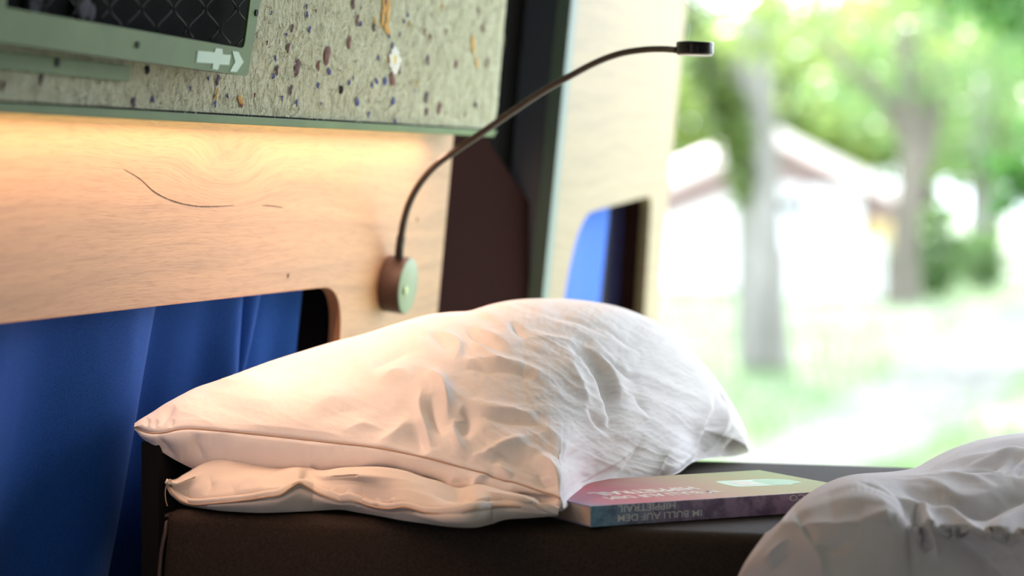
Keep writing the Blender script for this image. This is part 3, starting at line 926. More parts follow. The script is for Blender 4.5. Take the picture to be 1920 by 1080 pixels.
# flap of the pillowcase that lies under the pillow on the mattress edge
def make_flap():
    n = 520
    x = np.linspace(312, 1046, n)
    xt = [312, 330, 350, 400, 440, 480, 520, 560, 600, 640, 700, 760, 820, 860, 900, 950, 1000, 1046]
    yt = [902, 901, 890, 866, 858, 857, 862, 868, 884, 880, 879, 888, 906, 918, 912, 925, 940, 958]
    ft = [1.850, 1.850, 1.852, 1.865, 1.87, 1.875, 1.875, 1.87, 1.835, 1.82, 1.80, 1.79, 1.782, 1.780, 1.772, 1.762, 1.750, 1.746]
    hx = [312, 322, 340, 365, 400, 450, 500, 525, 545, 560, 575, 600, 625, 640, 660, 700, 730, 760, 800, 850, 900, 960, 1010, 1046]
    hy = [905, 922, 938, 945, 943, 938, 931, 927, 914, 905, 912, 925, 934, 938, 937, 949, 953, 950, 960, 962, 952, 948, 954, 962]
    bx = [312, 325, 345, 380, 440, 520, 600, 640, 680, 720, 760, 820, 880, 910, 950, 1000, 1046]
    by = [908, 928, 944, 951, 955, 957, 955, 955, 962, 969, 975, 981, 985, 982, 970, 967, 965]
    YT_, FT_ = sm(xt, yt, x), sm(xt, ft, x)
    YH, YBt = sm(hx, hy, x), sm(bx, by, x)
    YBt = np.maximum(YBt, YH + 1.5)
    FB = np.minimum(0.2295 * FPX / (YBt - HZ), sm([312, 500, 700, 880, 950, 1046], [1.846, 1.835, 1.795, 1.752, 1.752, 1.742], x))
    FH = FB - 0.004 - 0.006 * np.clip((YBt - YH) / 30, 0, 1)
    # where the hem stands up a soft belly lies behind it
    YM = YT_ + (YH - YT_) * 0.5; FM = FT_ + (FH - FT_) * 0.62
    rows = []
    ctrl_y = np.stack([YT_ - 2, YT_, YT_ * 0.78 + YH * 0.22, YM, YT_ * 0.2 + YH * 0.8, YH], 0)
    ctrl_f = np.stack([FT_ + 0.03, FT_, FT_ - 0.012, FM, FH + 0.006, FH], 0)
    k = np.linspace(0, len(ctrl_y) - 1, 110)
    i = np.clip(k.astype(int), 0, len(ctrl_y) - 2); t_ = (k - i)[:, None]; t_ = t_ * 0.7 + 0.3 * t_ * t_ * (3 - 2 * t_)
    Yg = ctrl_y[i] * (1 - t_) + ctrl_y[i + 1] * t_
    Fg = ctrl_f[i] * (1 - t_) + ctrl_f[i + 1] * t_
    low = np.linspace(0, 1, 26)[1:, None]
    Yl = YH + (YBt - YH) * low
    Fl = FH + (FB - FH) * low - 0.0025 * np.sin(low * math.pi) + 0.0035 * np.exp(-((low - 0.16) / 0.10) ** 2)
    Y = np.concatenate([Yg, Yl], 0).T; F_ = np.concatenate([Fg, Fl], 0).T
    X = np.repeat(x[:, None], Y.shape[1], 1)
    V = PV(X, Y, F_)
    N = grid_normals(V)
    if N[..., 2].mean() < 0: N = -N
    D = 0.0010 * fbm(X / 110, Y / 30, 71, 2)
    for p, w, d in [([(590, 884), (540, 890), (505, 910)], 8, 0.0030), ([(600, 898), (560, 896), (520, 915)], 6, -0.0035),
                    ([(500, 915), (470, 905), (440, 922)], 10, 0.0035), ([(390, 885), (395, 910), (385, 930)], 8, -0.0022),
                    ([(575, 905), (640, 900), (720, 912)], 9, -0.0018), ([(800, 925), (840, 935), (900, 935), (980, 950)], 8, -0.0040),
                    ([(860, 925), (920, 935), (980, 942), (1030, 955)], 7, 0.0025), ([(760, 960), (840, 972), (930, 968)], 7, 0.002),
                    ([(628, 928), (622, 918)], 5, 0.0016), ([(664, 932), (655, 920)], 5, 0.0016), ([(715, 948), (705, 938)], 5, 0.0016), ([(742, 946), (735, 936)], 5, 0.0016)]:
        D += crease(X, Y, p, w, d)
    # doubled hem: a raised band just above the lip
    D += 0.0016 * np.exp(-((Y - (YH[:, None] - 4.0)) / 3.0) ** 2)
    D -= 0.0020 * np.exp(-((Y - (YH[:, None] - 9)) / 2.2) ** 2)
    V = V + N * D[..., None]
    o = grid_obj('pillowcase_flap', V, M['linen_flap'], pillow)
    md = o.modifiers.new('thickness', 'SOLIDIFY'); md.thickness = 0.0012; md.offset = -1
    # stitched hem line
    hp = PV(x, YH + 1.0, FH - 0.0012)
    grid_obj('hem_seam', tube_verts(hp[::2][:236], 0.0009, 8), M['thread2'], pillow, closed_j=True)
make_flap()
tube('loose_thread', spline([P(313, 905, 1.846), P(310, 922, 1.845), P(311, 938, 1.845), P(314, 949, 1.845)], 24), 0.0004, M['thread2'], pillow, 6)

# ------------------------------------------------------------------ book
def make_book():
    N = P(1107, 990, 1.74); N.z = MZ + 0.0006
    d = math.atan2(C_ * 0.451 + S_ * 0.893, C_ * 0.893 - S_ * 0.451)
    L, Wd, T = 0.222, 0.137, 0.0142
    b = bpy.data.objects.new('book', None); b.empty_display_size = 0.05
    col.objects.link(b)
    b.matrix_world = Matrix.Translation(N) @ Matrix.Rotation(d, 4, 'Z')
    tag(b, 'paperback travel book lying flat with its spine towards the viewer', 'book')
    # cover paper: one colour field along the length
    mc = new_mat('cover print', (0.6, 0.5, 0.4), 0.6, **{'Specular IOR Level': 0.15})
    t = NT(mc)
    c = t.n('ShaderNodeTexCoord'); sp = t.n('ShaderNodeSeparateXYZ'); t.l(c.outputs['Object'], sp.inputs[0])
    ns = t.noise(t.coord((1, 1, 1)), 26, 4, 0.6)
    ma = t.n('ShaderNodeMath'); ma.operation = 'MULTIPLY_ADD'; ma.inputs[1].default_value = 1 / L; ma.inputs[2].default_value = 0
    t.l(sp.outputs[0], ma.inputs[0])
    mb = t.n('ShaderNodeMath'); mb.operation = 'MULTIPLY_ADD'; mb.inputs[1].default_value = 0.16; t.l(ns, mb.inputs[0]); t.l(ma.outputs[0], mb.inputs[2])
    cc = t.ramp(mb.outputs[0], [(0.06, (0.24, 0.29, 0.48)), (0.14, (0.46, 0.18, 0.26)), (0.32, (0.56, 0.14, 0.18)), (0.55, (0.58, 0.32, 0.25)), (0.80, (0.52, 0.44, 0.21)), (1.0, (0.42, 0.48, 0.19))])
    t.base(cc)
    ms = new_mat('spine print', (0.2, 0.15, 0.25), 0.4)
    t = NT(ms)
    c = t.n('ShaderNodeTexCoord'); sp = t.n('ShaderNodeSeparateXYZ'); t.l(c.outputs['Object'], sp.inputs[0])
    ns = t.noise(t.coord((1, 1, 1)), 75, 5, 0.7)
    ma = t.n('ShaderNodeMath'); ma.operation = 'MULTIPLY'; ma.inputs[1].default_value = 1 / L; t.l(sp.outputs[0], ma.inputs[0])
    cc = t.ramp(ma.outputs[0], [(0.0, (0.20, 0.40, 0.54)), (0.12, (0.26, 0.34, 0.48)), (0.30, (0.44, 0.36, 0.52)), (0.6, (0.48, 0.34, 0.54)), (1.0, (0.42, 0.28, 0.48))])
    dk = t.ramp(ns, [(0.38, (0.35, 0.33, 0.42)), (0.55, (1, 1, 1))])
    t.base(t.mix(0.8, cc, dk, 'MULTIPLY'))
    paper = new_mat('page paper', (0.66, 0.48, 0.38), 0.8)
    t = NT(paper); pn = t.noise(t.coord((1, 1, 900)), 2, 2)
    t.base(t.ramp(pn, [(0.35, (0.46, 0.32, 0.25)), (0.65, (0.72, 0.54, 0.43))]))
    def lb(name, lo, hi, mat, bev=0.0):
        bm = bmesh.new(); bmesh.ops.create_cube(bm, size=1)
        lo, hi = Vector(lo), Vector(hi)
        for v in bm.verts: v.co = Vector([lo[i] + (v.co[i] + 0.5) * (hi[i] - lo[i]) for i in range(3)])
        if bev: bmesh.ops.bevel(bm, geom=list(bm.edges), offset=bev, segments=2, affect='EDGES', profile=0.5)
        o = bm_obj(name, bm, mat); o.parent = b; return o
    lb('pages', (0.0008, 0.0006, 0.0005), (L - 0.0008, Wd - 0.0010, T - 0.0005), paper)
    lb('front_cover', (0, 0.0002, T - 0.0006), (L, Wd, T), mc)
    lb('back_cover', (0, 0.0002, 0), (L, Wd, 0.0006), mc)
    lb('spine', (0, -0.0006, 0), (L, 0.0004, T), ms, 0.0002)
    ink = new_mat('pale lettering', (0.92, 0.90, 0.90), 0.6)
    inkw = new_mat('white lettering', (0.86, 0.82, 0.78), 0.6)
    def text(name, body, size, mat, mtx, sx=1.0):
        cu = bpy.data.curves.new(name, 'FONT'); cu.body = body; cu.size = size; cu.extrude = 0.00008; cu.offset = size * (0.004 if 'spine' in name else 0.02)
        to = bpy.data.objects.new(name, cu); col.objects.link(to)
        bpy.context.view_layer.update()
        me = bpy.data.meshes.new_from_object(to.evaluated_get(bpy.context.evaluated_depsgraph_get()))
        bpy.data.objects.remove(to)
        me.materials.clear(); me.materials.append(mat)
        o = bpy.data.objects.new(name, me); col.objects.link(o); o.parent = b
        w = max(v.co.x for v in me.vertices) - min(v.co.x for v in me.vertices)
        k = sx / w
        me.transform(Matrix.Diagonal((k, 1, 1, 1)))
        o.matrix_basis = mtx
        return o
    # spine lettering stands on its head seen from the bed's foot
    Rs = Matrix.Rotation(math.pi / 2, 4, 'X') @ Matrix.Rotation(math.pi, 4, 'Z')
    def sx_(px):   # distance along the spine of a frame column
        for k in range(400):
            q = b.matrix_world @ Vector((k * L / 400, 0, 0)) - CAM
            if 960 + FPX * q.dot(RV) / q.dot(FV) >= px: return k * L / 400
        return L
    text('spine_lettering', 'IM BULLI AUF DEM', 0.0066, ink, Matrix.Translation((sx_(1315), -0.00068, 0.0070)) @ Rs, sx_(1315) - sx_(1158))
    text('spine_lettering', 'HIPPIETRAIL', 0.0066, ink, Matrix.Translation((sx_(1266), -0.00068, 0.0134)) @ Rs, sx_(1266) - sx_(1158))
    text('spine_lettering', 'CO', 0.0060, ink, Matrix.Translation((sx_(1508), -0.00068, 0.0130)) @ Rs, sx_(1508) - sx_(1480))
    Rc = Matrix.Rotation(math.pi, 4, 'Z')
    text('cover_lettering', 'IM BULLI AUF DEM', 0.020, inkw, Matrix.Translation((0.122, 0.040, T + 0.0001)) @ Rc, 0.090)
    text('cover_lettering', 'HIPPIETRAIL', 0.026, inkw, Matrix.Translation((0.118, 0.066, T + 0.0001)) @ Rc, 0.084)
    # printed van with its road: flat shapes on the cover
    mint = new_mat('mint print', (0.50, 0.78, 0.58), 0.5); grn = new_mat('green print', (0.20, 0.50, 0.22), 0.5)
    def flat(name, pts, mat, z):
        V = [Vector((p[0], p[1], T + z)) for p in pts] + [Vector((p[0], p[1], T)) for p in pts]
        n = len(pts)
        o = mesh_obj(name, V, [tuple(range(n))] + [(i, (i + 1) % n, n + (i + 1) % n, n + i) for i in range(n)], mat)
        o.parent = b; return o
    flat('cover_print', rounded([(0.148, 0.050), (0.196, 0.045), (0.200, 0.082), (0.150, 0.088)], 0.008, 5), mint, 0.0001)
    flat('cover_print', rounded([(0.176, 0.048), (0.206, 0.050), (0.206, 0.078), (0.178, 0.082)], 0.007, 5), grn, 0.00014)
    flat('cover_print', [(0.156, 0.056), (0.172, 0.055), (0.173, 0.078), (0.157, 0.079)], inkw, 0.00018)
make_book()

# ------------------------------------------------------------------ duvet
duvet_t = None
def make_duvet():
    n, m = 640, 300
    x = np.linspace(1376, 2640, n)
    xt = [1376, 1400, 1440, 1470, 1500, 1525, 1550, 1580, 1610, 1650, 1700, 1740, 1770, 1800, 1830, 1860, 1900, 1950, 2060, 2640]
    yt = [1098, 1056, 1010, 978, 945, 926, 912, 900, 894, 892, 889, 881, 863, 846, 834, 825, 817, 812, 806, 830]
    YT_ = sm(xt, yt, x)
    ft = sm([1376, 1440, 1500, 1550, 1620, 1700, 1740, 1800, 1900, 2060, 2640], [1.655, 1.685, 1.735, 1.765, 1.80, 1.86, 1.90, 1.98, 2.05, 2.08, 2.0], x)
    YBm = np.full(n, 1400.0)
    fb = sm([1376, 1450, 1600, 1800, 2060, 2640], [1.650, 1.615, 1.585, 1.58, 1.58, 1.52], x)
    v = np.linspace(0, 1, m) ** 0.75
    q = v
    Y = YBm[:, None] + (YT_ - YBm)[:, None] * q[None]
    fr_ = 0.30 * q ** 1.5 + 0.70 * (1 - np.sqrt(np.maximum(0, 1 - q ** 5)))
    F_ = fb[:, None] + (ft - fb)[:, None] * fr_[None]
    X = np.repeat(x[:, None], m, 1)
    lim1 = 0.220 * FPX / np.maximum(Y - HZ, 1)
    lim2 = (FE - 0.022) / (C_ + (X - 960) / FPX * S_)
    lim = np.maximum(lim1, lim2)
    dlt = F_ - lim
    F_ = lim + 0.5 * (dlt - np.sqrt(dlt * dlt + 0.0006))
    V = PV(X, Y, F_)
    top = V[:, -1].copy()
    N = grid_normals(V)
    if (N * (np.array(CAM) - V)).sum(-1).mean() < 0: N = -N
    D = 0.004 * fbm(X / 170, Y / 130, 81, 2)
    wx, wy = V[..., 0] * 9, (V[..., 1] - V[..., 2] * 1.2) * 9
    D += 0.0030 * ridged(wx, wy * 1.3, 85, 2) + 0.0005 * fbm(wx * 7, wy * 7, 88, 2)
    C = [
        ([(1640, 915), (1675, 935), (1695, 965), (1704, 1010), (1712, 1090)], 10, -0.008, 0.3),
        ([(1560, 960), (1620, 950), (1660, 985), (1670, 1040), (1672, 1090)], 42, 0.014, 0),
        ([(1600, 904), (1645, 925), (1665, 940)], 6, -0.004, 0),
        ([(1712, 952), (1718, 980), (1732, 1012), (1744, 1034)], 9, -0.018, 0),
        ([(1724, 944), (1736, 975), (1752, 1010), (1760, 1050)], 9, 0.010, 0),
        ([(1672, 902), (1710, 925), (1750, 946), (1790, 952), (1840, 948), (1920, 926), (2000, 910)], 13, -0.014, 0.2),
        ([(1700, 900), (1760, 915), (1800, 930), (1850, 920), (1900, 900)], 18, 0.008, 0),
        ([(1725, 944), (1775, 965), (1820, 990), (1870, 1018), (1915, 1040)], 12, 0.014, 0),
        ([(1755, 985), (1800, 1010), (1840, 1035), (1880, 1075), (1900, 1120)], 20, -0.016, 0),
        ([(1858, 1018), (1885, 995), (1920, 972), (1990, 930)], 12, -0.012, 0),
        ([(1850, 1000), (1880, 975), (1930, 950)], 14, 0.008, 0),
        ([(1850, 1060), (1890, 1040), (1915, 1062)], 9, 0.008, 0),
        ([(1488, 956), (1506, 985), (1520, 1008), (1526, 1030)], 7, -0.006, 0.4),
        ([(1500, 1000), (1520, 1025), (1540, 1055), (1545, 1100)], 9, 0.006, 0),
        ([(1535, 1025), (1565, 1024), (1590, 1010)], 8, -0.005, 0),
        ([(1430, 1055), (1460, 1030), (1480, 1008)], 7, 0.005, 0), ([(1440, 1075), (1470, 1050), (1490, 1035)], 6, -0.004, 0),
        ([(1790, 876), (1850, 872), (1920, 850)], 8, -0.007, 0), ([(1800, 880), (1860, 885), (1920, 875)], 8, 0.005, 0),
        ([(1850, 842), (1900, 838), (1960, 842)], 6, -0.006, 0), ([(1800, 866), (1840, 858), (1880, 850), (1940, 836)], 5, 0.005, 0),
        ([(1880, 890), (1900, 865), (1930, 852)], 5, -0.005, 0), ([(1860, 888), (1875, 868), (1900, 856)], 5, 0.004, 0), ([(1905, 895), (1915, 872), (1940, 862)], 5, -0.005, 0),
        ([(1745, 884), (1780, 890), (1830, 897), (1870, 912)], 9, 0.005, 0),
    ]
    for p, w, d, sk in C:
        D += crease(X, Y, p, w, d * 0.66, sk)
    fade = np.clip((m - 1 - np.arange(m))[None, :] / 14.0, 0.0, 1) * np.clip((X - 1376) / 40, 0, 1)
    V = V + N * (D * fade)[..., None]
    # over the skyline and down behind
    back = []
    for u in np.linspace(0, 1, 24)[1:]:
        th = u * math.pi / 2
        qv = top + (0.09 * math.sin(th) * np.clip((x - 1376) / 260, 0.02, 1))[:, None] * np.array(FV)
        qv[:, 2] = MZ + 0.003 + (np.maximum(top[:, 2], MZ + 0.003) - MZ - 0.003) * math.cos(th)
        lowm = top[:, 2] < MZ + 0.003
        qv[lowm, 2] = top[lowm, 2]
        back.append(qv)
    G = np.concatenate([V, np.stack(back, 1)], 1)
    o = grid_obj('duvet', G, M['duvet'])
    md = o.modifiers.new('thickness', 'SOLIDIFY'); md.thickness = 0.004; md.offset = -1
    return tag(o, 'rumpled pale linen duvet spilling over the mattress beside the book', 'duvet')
make_duvet()

# ------------------------------------------------------------------ overhead cabinet
cab = empty('overhead_cabinet', CF.w(1.9, 0.2, 0), 'overhead cabinet faced with pressed hay and flower board above the oak panel', 'cabinet')
c0, c1 = CF.hit(-500, 190 - 0.045 * 500), CF.hit(925, 245)
cr_t, cr_b = CF.hit(950, 0), CF.hit(934, 190)
slc = (cr_t[0] - cr_b[0]) / (cr_t[1] - cr_b[1])
bl0, bl1 = CF.hit(0, 190), CF.hit(905, 242)
kb = (bl1[1] - bl0[1]) / (bl1[0] - bl0[0])
def bot(a): return bl0[1] + kb * (a - bl0[0])
aL = 1.0
aRb = cr_b[0]
face = rounded([(aL, bot(aL)), (aRb, bot(aRb)), (aRb + slc * 0.5, bot(aRb) + 0.5), (aL, 0.5)], [0, 0.022, 0, 0], 10)
plate('face_board', CF, [face], -0.016, 0, M['herb'], cab)
# green rail along the lower edge
rl0, rl1 = CF.hit(0, 211), CF.hit(905, 256)
hr = bl0[1] - rl0[1]
ax = aRb - 0.004
rail = [(aL, bot(aL) - hr), (ax - 0.010, bot(ax) - hr * 1.0), (ax, bot(ax) - 0.0006), (aL, bot(aL) - 0.0006)]
plate('lower_rail', CF, [rail], -0.018, 0.0035, M['green'], cab, 0.0006)
# dark joint
plate('rail_joint', CF, [[(aL, bot(aL) - 0.0008), (aRb - 0.01, bot(aRb) - 0.0008), (aRb - 0.01, bot(aRb) + 0.0006), (aL, bot(aL) + 0.0006)]], -0.01, 0.0010, M['rubber'], cab)
# carcass: bottom panel back to the wall, end panel
def carc():
    zb = CZ + 0.043
    box('bottom_panel', (-0.79, 1.0, zb + 0.011), (-0.757, 2.325, zb + 0.019), M['green'], cab)
    box('end_panel', (-0.795, 2.315, zb + 0.014), (-0.752, 2.33, CZ + 0.5), M['black'], cab)
    box('top_panel', (-0.78, 1.0, CZ + 0.48), (-0.70, 2.33, CZ + 0.5), M['black'], cab)
carc()
# bolts
for (px, py, r) in [(638, 168, 0.0034), (890, 197, 0.0030), (274, 131, 0.0030)]:
    a, b = CF.hit(px, py)
    bo = cyl('bolt', CF.mat(a, b), r, 0, 0.0016, M['bolt'], cab, 24, 0.0004)
    cyl('bolt_socket', CF.mat(a, b), r * 0.5, 0.0012, 0.0018, M['cavity'], bo, 6)

# petals, stems and straw pressed in the board
def petal_mesh(name, l, w, mat, kind=0):
    pts = []
    n = 10
    for k in range(n + 1):
        s_ = k / n
        pts.append((s_ * l, w * math.sin(math.pi * s_ ** 0.75) ** 0.8))
    for k in range(n - 1, 0, -1):
        s_ = k / n
        pts.append((s_ * l, -w * math.sin(math.pi * s_ ** 0.8) ** 0.9 * 0.85))
    bm = bmesh.new()
    vs = [bm.verts.new((p[0] - l / 2, p[1], 0.0004 + 0.0003 * math.sin(i))) for i, p in enumerate(pts)]
    c_ = bm.verts.new((0, 0, 0.0009))
    for i in range(len(vs)):
        bm.faces.new((vs[i], vs[(i + 1) % len(vs)], c_))
    me = bpy.data.meshes.new(name); bm.to_mesh(me); bm.free(); me.materials.append(mat)
    return me
pm = [petal_mesh('petal', 1, 0.17, M['petal'][i]) for i in range(3)]
pb = petal_mesh('blue_petal', 1, 0.20, M['petal_blue'])
po = petal_mesh('orange_petal', 1, 0.16, M['petal_orange'])
def place_petal(name, me, px, py, L_px, ang, w=1.0, h=0.0):
    a, b = CF.hit(px, py)
    F = (CF.w(a, b) - CAM).dot(FV)
    L = L_px * F / FPX
    # build in the plane, the sight line foreshortens ex by about .36
    dxp, dyp = math.cos(ang), math.sin(ang)
    a2, b2 = CF.hit(px + dxp * L_px / 2, py + dyp * L_px / 2); a1, b1 = CF.hit(px - dxp * L_px / 2, py - dyp * L_px / 2)
    v = Vector((a2 - a1, b2 - b1)); Lr = v.length; th = math.atan2(v.y, v.x)
    o = bpy.data.objects.new(name, me); col.objects.link(o)
    sc = Matrix.Diagonal((Lr, max(Lr, 0.004) * w, 1, 1))
    mw = CF.mat(a, b, h + 0.0007) @ Matrix.Rotation(th, 4, 'Z') @ sc
    o.parent = cab
    o.matrix_parent_inverse = cab.matrix_basis.inverted()
    o.matrix_basis = mw
    return o
R_ = math.radians
known = [(545, 53, 18, 105, 0), (538, 90, 22, 100, 0), (555, 127, 36, 98, 0), (595, 123, 22, 92, 1), (611, 105, 40, 98, 1), (517, 132, 22, 92, 0),
         (543, 169, 24, 98, 2), (652, 80, 26, 95, 1), (668, 38, 26, 95, 1), (660, 8, 22, 92, 0), (699, 52, 18, 92, 2), (747, 132, 20, 95, 0), (734, 150, 22, 70, 1),
         (720, 5, 22, 92, 0), (805, 71, 18, 92, 1), (800, 113, 22, 92, 2), (835, 60, 12, 95, 1), (854, 120, 18, 95, 1), (798, 183, 24, 95, 2), (822, 203, 26, 103, 1), (798, 210, 16, 90, 0),
         (912, 118, 22, 95, 1), (904, 54, 18, 95, 1), (794, 60, 14, 95, 1), (406, 150, 24, 103, 2), (75, 150, 26, 98, 0), (3, 160, 20, 95, 0), (248, 192, 22, 92, 2),
         (498, 80, 10, 95, 0), (475, 178, 10, 90, 1), (450, 195, 16, 80, 1), (895, 20, 14, 95, 1), (870, 215, 10, 95, 1), (590, 20, 8, 90, 1)]
for px, py, L, an, k in known:
    place_petal('petal', pm[k], px, py, L, R_(an), rnd.uniform(1.7, 2.7))
blues = [(507, 24), (573, 12), (573, 28), (578, 55), (534, 65), (616, 135), (652, 155), (526, 184), (553, 193), (595, 160), (387, 147), (425, 180), (285, 187), (668, 192),
         (735, 190), (708, 110), (755, 40), (748, 65), (728, 68), (733, 85), (762, 28), (695, 160), (705, 153), (776, 170), (740, 227), (690, 215), (355, 165), (400, 195), (600, 195), (510, 143), (660, 148), (720, 152), (675, 45), (514, 110)]
for px, py in blues:
    place_petal('petal', pb, px + rnd.uniform(-1, 1), py, rnd.uniform(7, 15), R_(rnd.uniform(60, 125)), rnd.uniform(1.3, 2.6))
for px, py, L, an in [(716, 30, 50, 97), (725, 25, 60, 92), (724, 55, 24, 60), (718, 8, 30, 80), (885, 85, 40, 84), (892, 118, 24, 80), (727, 112, 18, 95), (403, 178, 30, 100), (701, 40, 18, 80), (778, 157, 16, 100), (765, 45, 14, 90), (827, 14, 16, 90), (450, 190, 22, 60)]:
    place_petal('petal', po, px, py, L, R_(an), 1.3)
# a daisy pressed flat
wm = petal_mesh('white_petal', 1, 0.26, M['petal_white'])
for k in range(11):
    th = 2 * math.pi * k / 11
    place_petal('petal', wm, 738 + 6 * math.cos(th), 113 + 18 * math.sin(th), 20 - 6 * abs(math.cos(th)), math.atan2(18 * math.sin(th), 6 * math.cos(th)), 0.8 + 1.6 * abs(math.sin(th)), 0.0002)
a, b = CF.hit(738, 111)
mq = CF.mat(a, b, 0.0) @ Matrix.Diagonal((1.0, 1.2, 1, 1))
cyl('flower_heart', mq, 0.0036, 0, 0.0016, M['petal_yellow'], cab, 14, 0.0004)

def straws(name, mat, N, lmin, lmax, wmm, seed, hl):
    r = np.random.default_rng(seed)
    a = r.uniform(1.25, aRb - 0.004, N); b = r.uniform(0.045, 0.30, N)
    V = np.zeros((N, 4, 2, 3)); th = r.normal(math.pi / 2, 0.75, N); L = r.uniform(lmin, lmax, N)
    k_ = r.normal(0, 0.9, N)
    w = wmm * 0.0005 * r.uniform(0.6, 1.3, N)
    o_, ex, ey, nn = map(np.array, (CF.o, CF.ex, CF.ey, CF.n))
    hh = r.uniform(0.0003, 0.0011, N) + hl
    px_, py_ = a.copy(), b.copy()
    for s in range(4):
        t0 = th + k_ * (s / 3 - 0.5)
        for e, sg in enumerate((-1, 1)):
            aa = px_ + sg * w * -np.sin(t0); bb = py_ + sg * w * np.cos(t0)
            V[:, s, e] = o_ + aa[:, None] * ex + bb[:, None] * ey + hh[:, None] * nn
        px_ = px_ + np.cos(t0) * L / 3; py_ = py_ + np.sin(t0) * L / 3
    keep = (px_ < aRb - 0.006) & (py_ < 0.49) & (b > 0.047 + 0.0) & (py_ > 0.047)
    V = V[keep]; N = len(V)
    base = np.arange(N)[:, None] * 8
    F_ = []
    for s in range(3):
        F_.append(np.concatenate([base + 2 * s, base + 2 * s + 1, base + 2 * s + 3, base + 2 * s + 2], 1))
    q = np.concatenate(F_, 0)
    me = bpy.data.meshes.new(name)
    me.vertices.add(N * 8); me.vertices.foreach_set('co', V.reshape(-1).astype(np.float32))
    me.loops.add(q.size); me.loops.foreach_set('vertex_index', q.reshape(-1).astype(np.int32))
    me.polygons.add(len(q)); me.polygons.foreach_set('loop_start', (np.arange(len(q)) * 4).astype(np.int32))
    me.update(calc_edges=True); me.materials.append(mat)
    o = bpy.data.objects.new(name, me); col.objects.link(o); put(o, cab)
    o['kind'] = 'stuff'
    return o
straws('straw', M['straw'][0], 5200, 0.008, 0.030, 0.42, 1, 0)
straws('straw', M['straw'][1], 6500, 0.004, 0.020, 0.45, 2, 0)
straws('straw', M['straw'][2], 4200, 0.002, 0.010, 0.5, 3, 0)
straws('straw', M['straw'][3], 2000, 0.003, 0.012, 0.5, 4, 0)

# hatch with net on the cabinet's face
h_ = 0.022
def hpt(px, py, h=h_): return CF.hit(px, py, h)
ho = [hpt(-260, 48), hpt(466, 146), hpt(491, -6), hpt(520, -190), hpt(-260, -420)]
ho = rounded([hpt(-260, 44.8), hpt(465, 143), hpt(520, -185), hpt(-260, -400)], [0.004, 0.005, 0.006, 0.006], 6)
hi_ = rounded([hpt(12, 14), hpt(456, 90), hpt(492, -120), hpt(30, -330)], [0.004, 0.006, 0.006, 0.004], 6)
hi2 = rounded([hpt(-240, -30), hpt(-10, 10), hpt(-10, -330), hpt(-240, -380)], 0.004, 6)
ell = [hpt(-260, 44.8)] + rounded([hpt(-260, 44.8), hpt(465, 143), hpt(520, -185), hpt(492, -120)], [0, 0.004, 0, 0], 6)[1:-2] + [hpt(520, -185), hpt(494, -185)]
ell += rounded([hpt(494, -185), hpt(458, 91), hpt(12, 14), hpt(-260, -32)], [0, 0.005, 0, 0], 6)[1:]
plate('hatch_frame', CF, [ell], h_ - 0.002, h_, M['green'], cab)
plate('hatch_stile', CF, [[hpt(-4, 13), hpt(11, 15), hpt(40, -330), hpt(24, -333)]], h_ - 0.002, h_, M['green'], cab)
lip = [hpt(-260, 44.8), hpt(462, 142.5), hpt(462, 138), hpt(-260, 40)]
plate('hatch_lip', CF, [lip], 0.004, h_ - 0.0022, M['maroon'], cab)
plate('hatch_back', CF, [[CF.hit(-250, 10, 0.0026), CF.hit(464, 100, 0.0026), CF.hit(479, -6, 0.0026), CF.hit(504, -170, 0.0026), CF.hit(-250, -390, 0.0026)]], 0.0002, 0.0026, M['cavity'], cab)
plate('hinge_plate', CF, [[CF.hit(-260, 66), CF.hit(234, 123), CF.hit(233, 153), CF.hit(-260, 104)]], 0.0, 0.004, M['green'], cab, 0.0004)
for px, py, hh, r in [(107, 117, 0.004, 0.0029), (257, 84, h_, 0.0022), (480, 24, h_, 0.0024)]:
    a, b = CF.hit(px, py, hh)
    cyl('bolt', CF.mat(a, b, hh), r, 0, 0.001, M['bolt'], cab, 20)
# net: zigzag cords that meet in diamonds
for k in range(0, 15):
    pts = []
    for j in range(14):
        yy = 130 - j * 38
        sgn = 1 if (j + k) % 2 else -1
        pts.append((60 + k * 30 + j * 3.0 + sgn * 13, yy))
    for seg in (spline(pts, 90),):
        run = []
        for xx, yy in seg:
            lim = 88 - (456 - xx) * 0.171
            if 30 < xx < 468 + (90 - yy) * 0.17 and yy < lim: run.append(CF.w(*CF.hit(xx, yy, 0.008), 0.008))
        if len(run) > 4: tube('net_cord', run, 0.00065, M['net'], cab, 6)
# things dimly seen inside
for (px, py, r) in [(150, 8, 0.010), (165, 22, 0.006), (60, 5, 0.008)]:
    a, b = CF.hit(px, py, 0.004)
    cyl('stored_roll', CF.mat(a, b, 0.0027), r, 0, 0.004, M['cable_bits'], cab, 16, 0.001)
# white print: bar with a cross piece and a chevron
def hp2(L): return [CF.hit(x, y, h_) for x, y in L]
hm = h_ + 0.0004
plate('white_mark', CF, [hp2([(370, 95), (401, 98), (404, 90), (416, 92), (417, 102), (432, 103), (429, 122), (411, 121), (408, 131), (397, 129), (399, 119), (367, 117)])], h_, hm, M['white_print'], cab)
plate('white_mark', CF, [hp2([(435, 96), (446, 97), (456, 116), (443, 135), (430, 134), (440, 116)])], h_, hm, M['white_print'], cab)

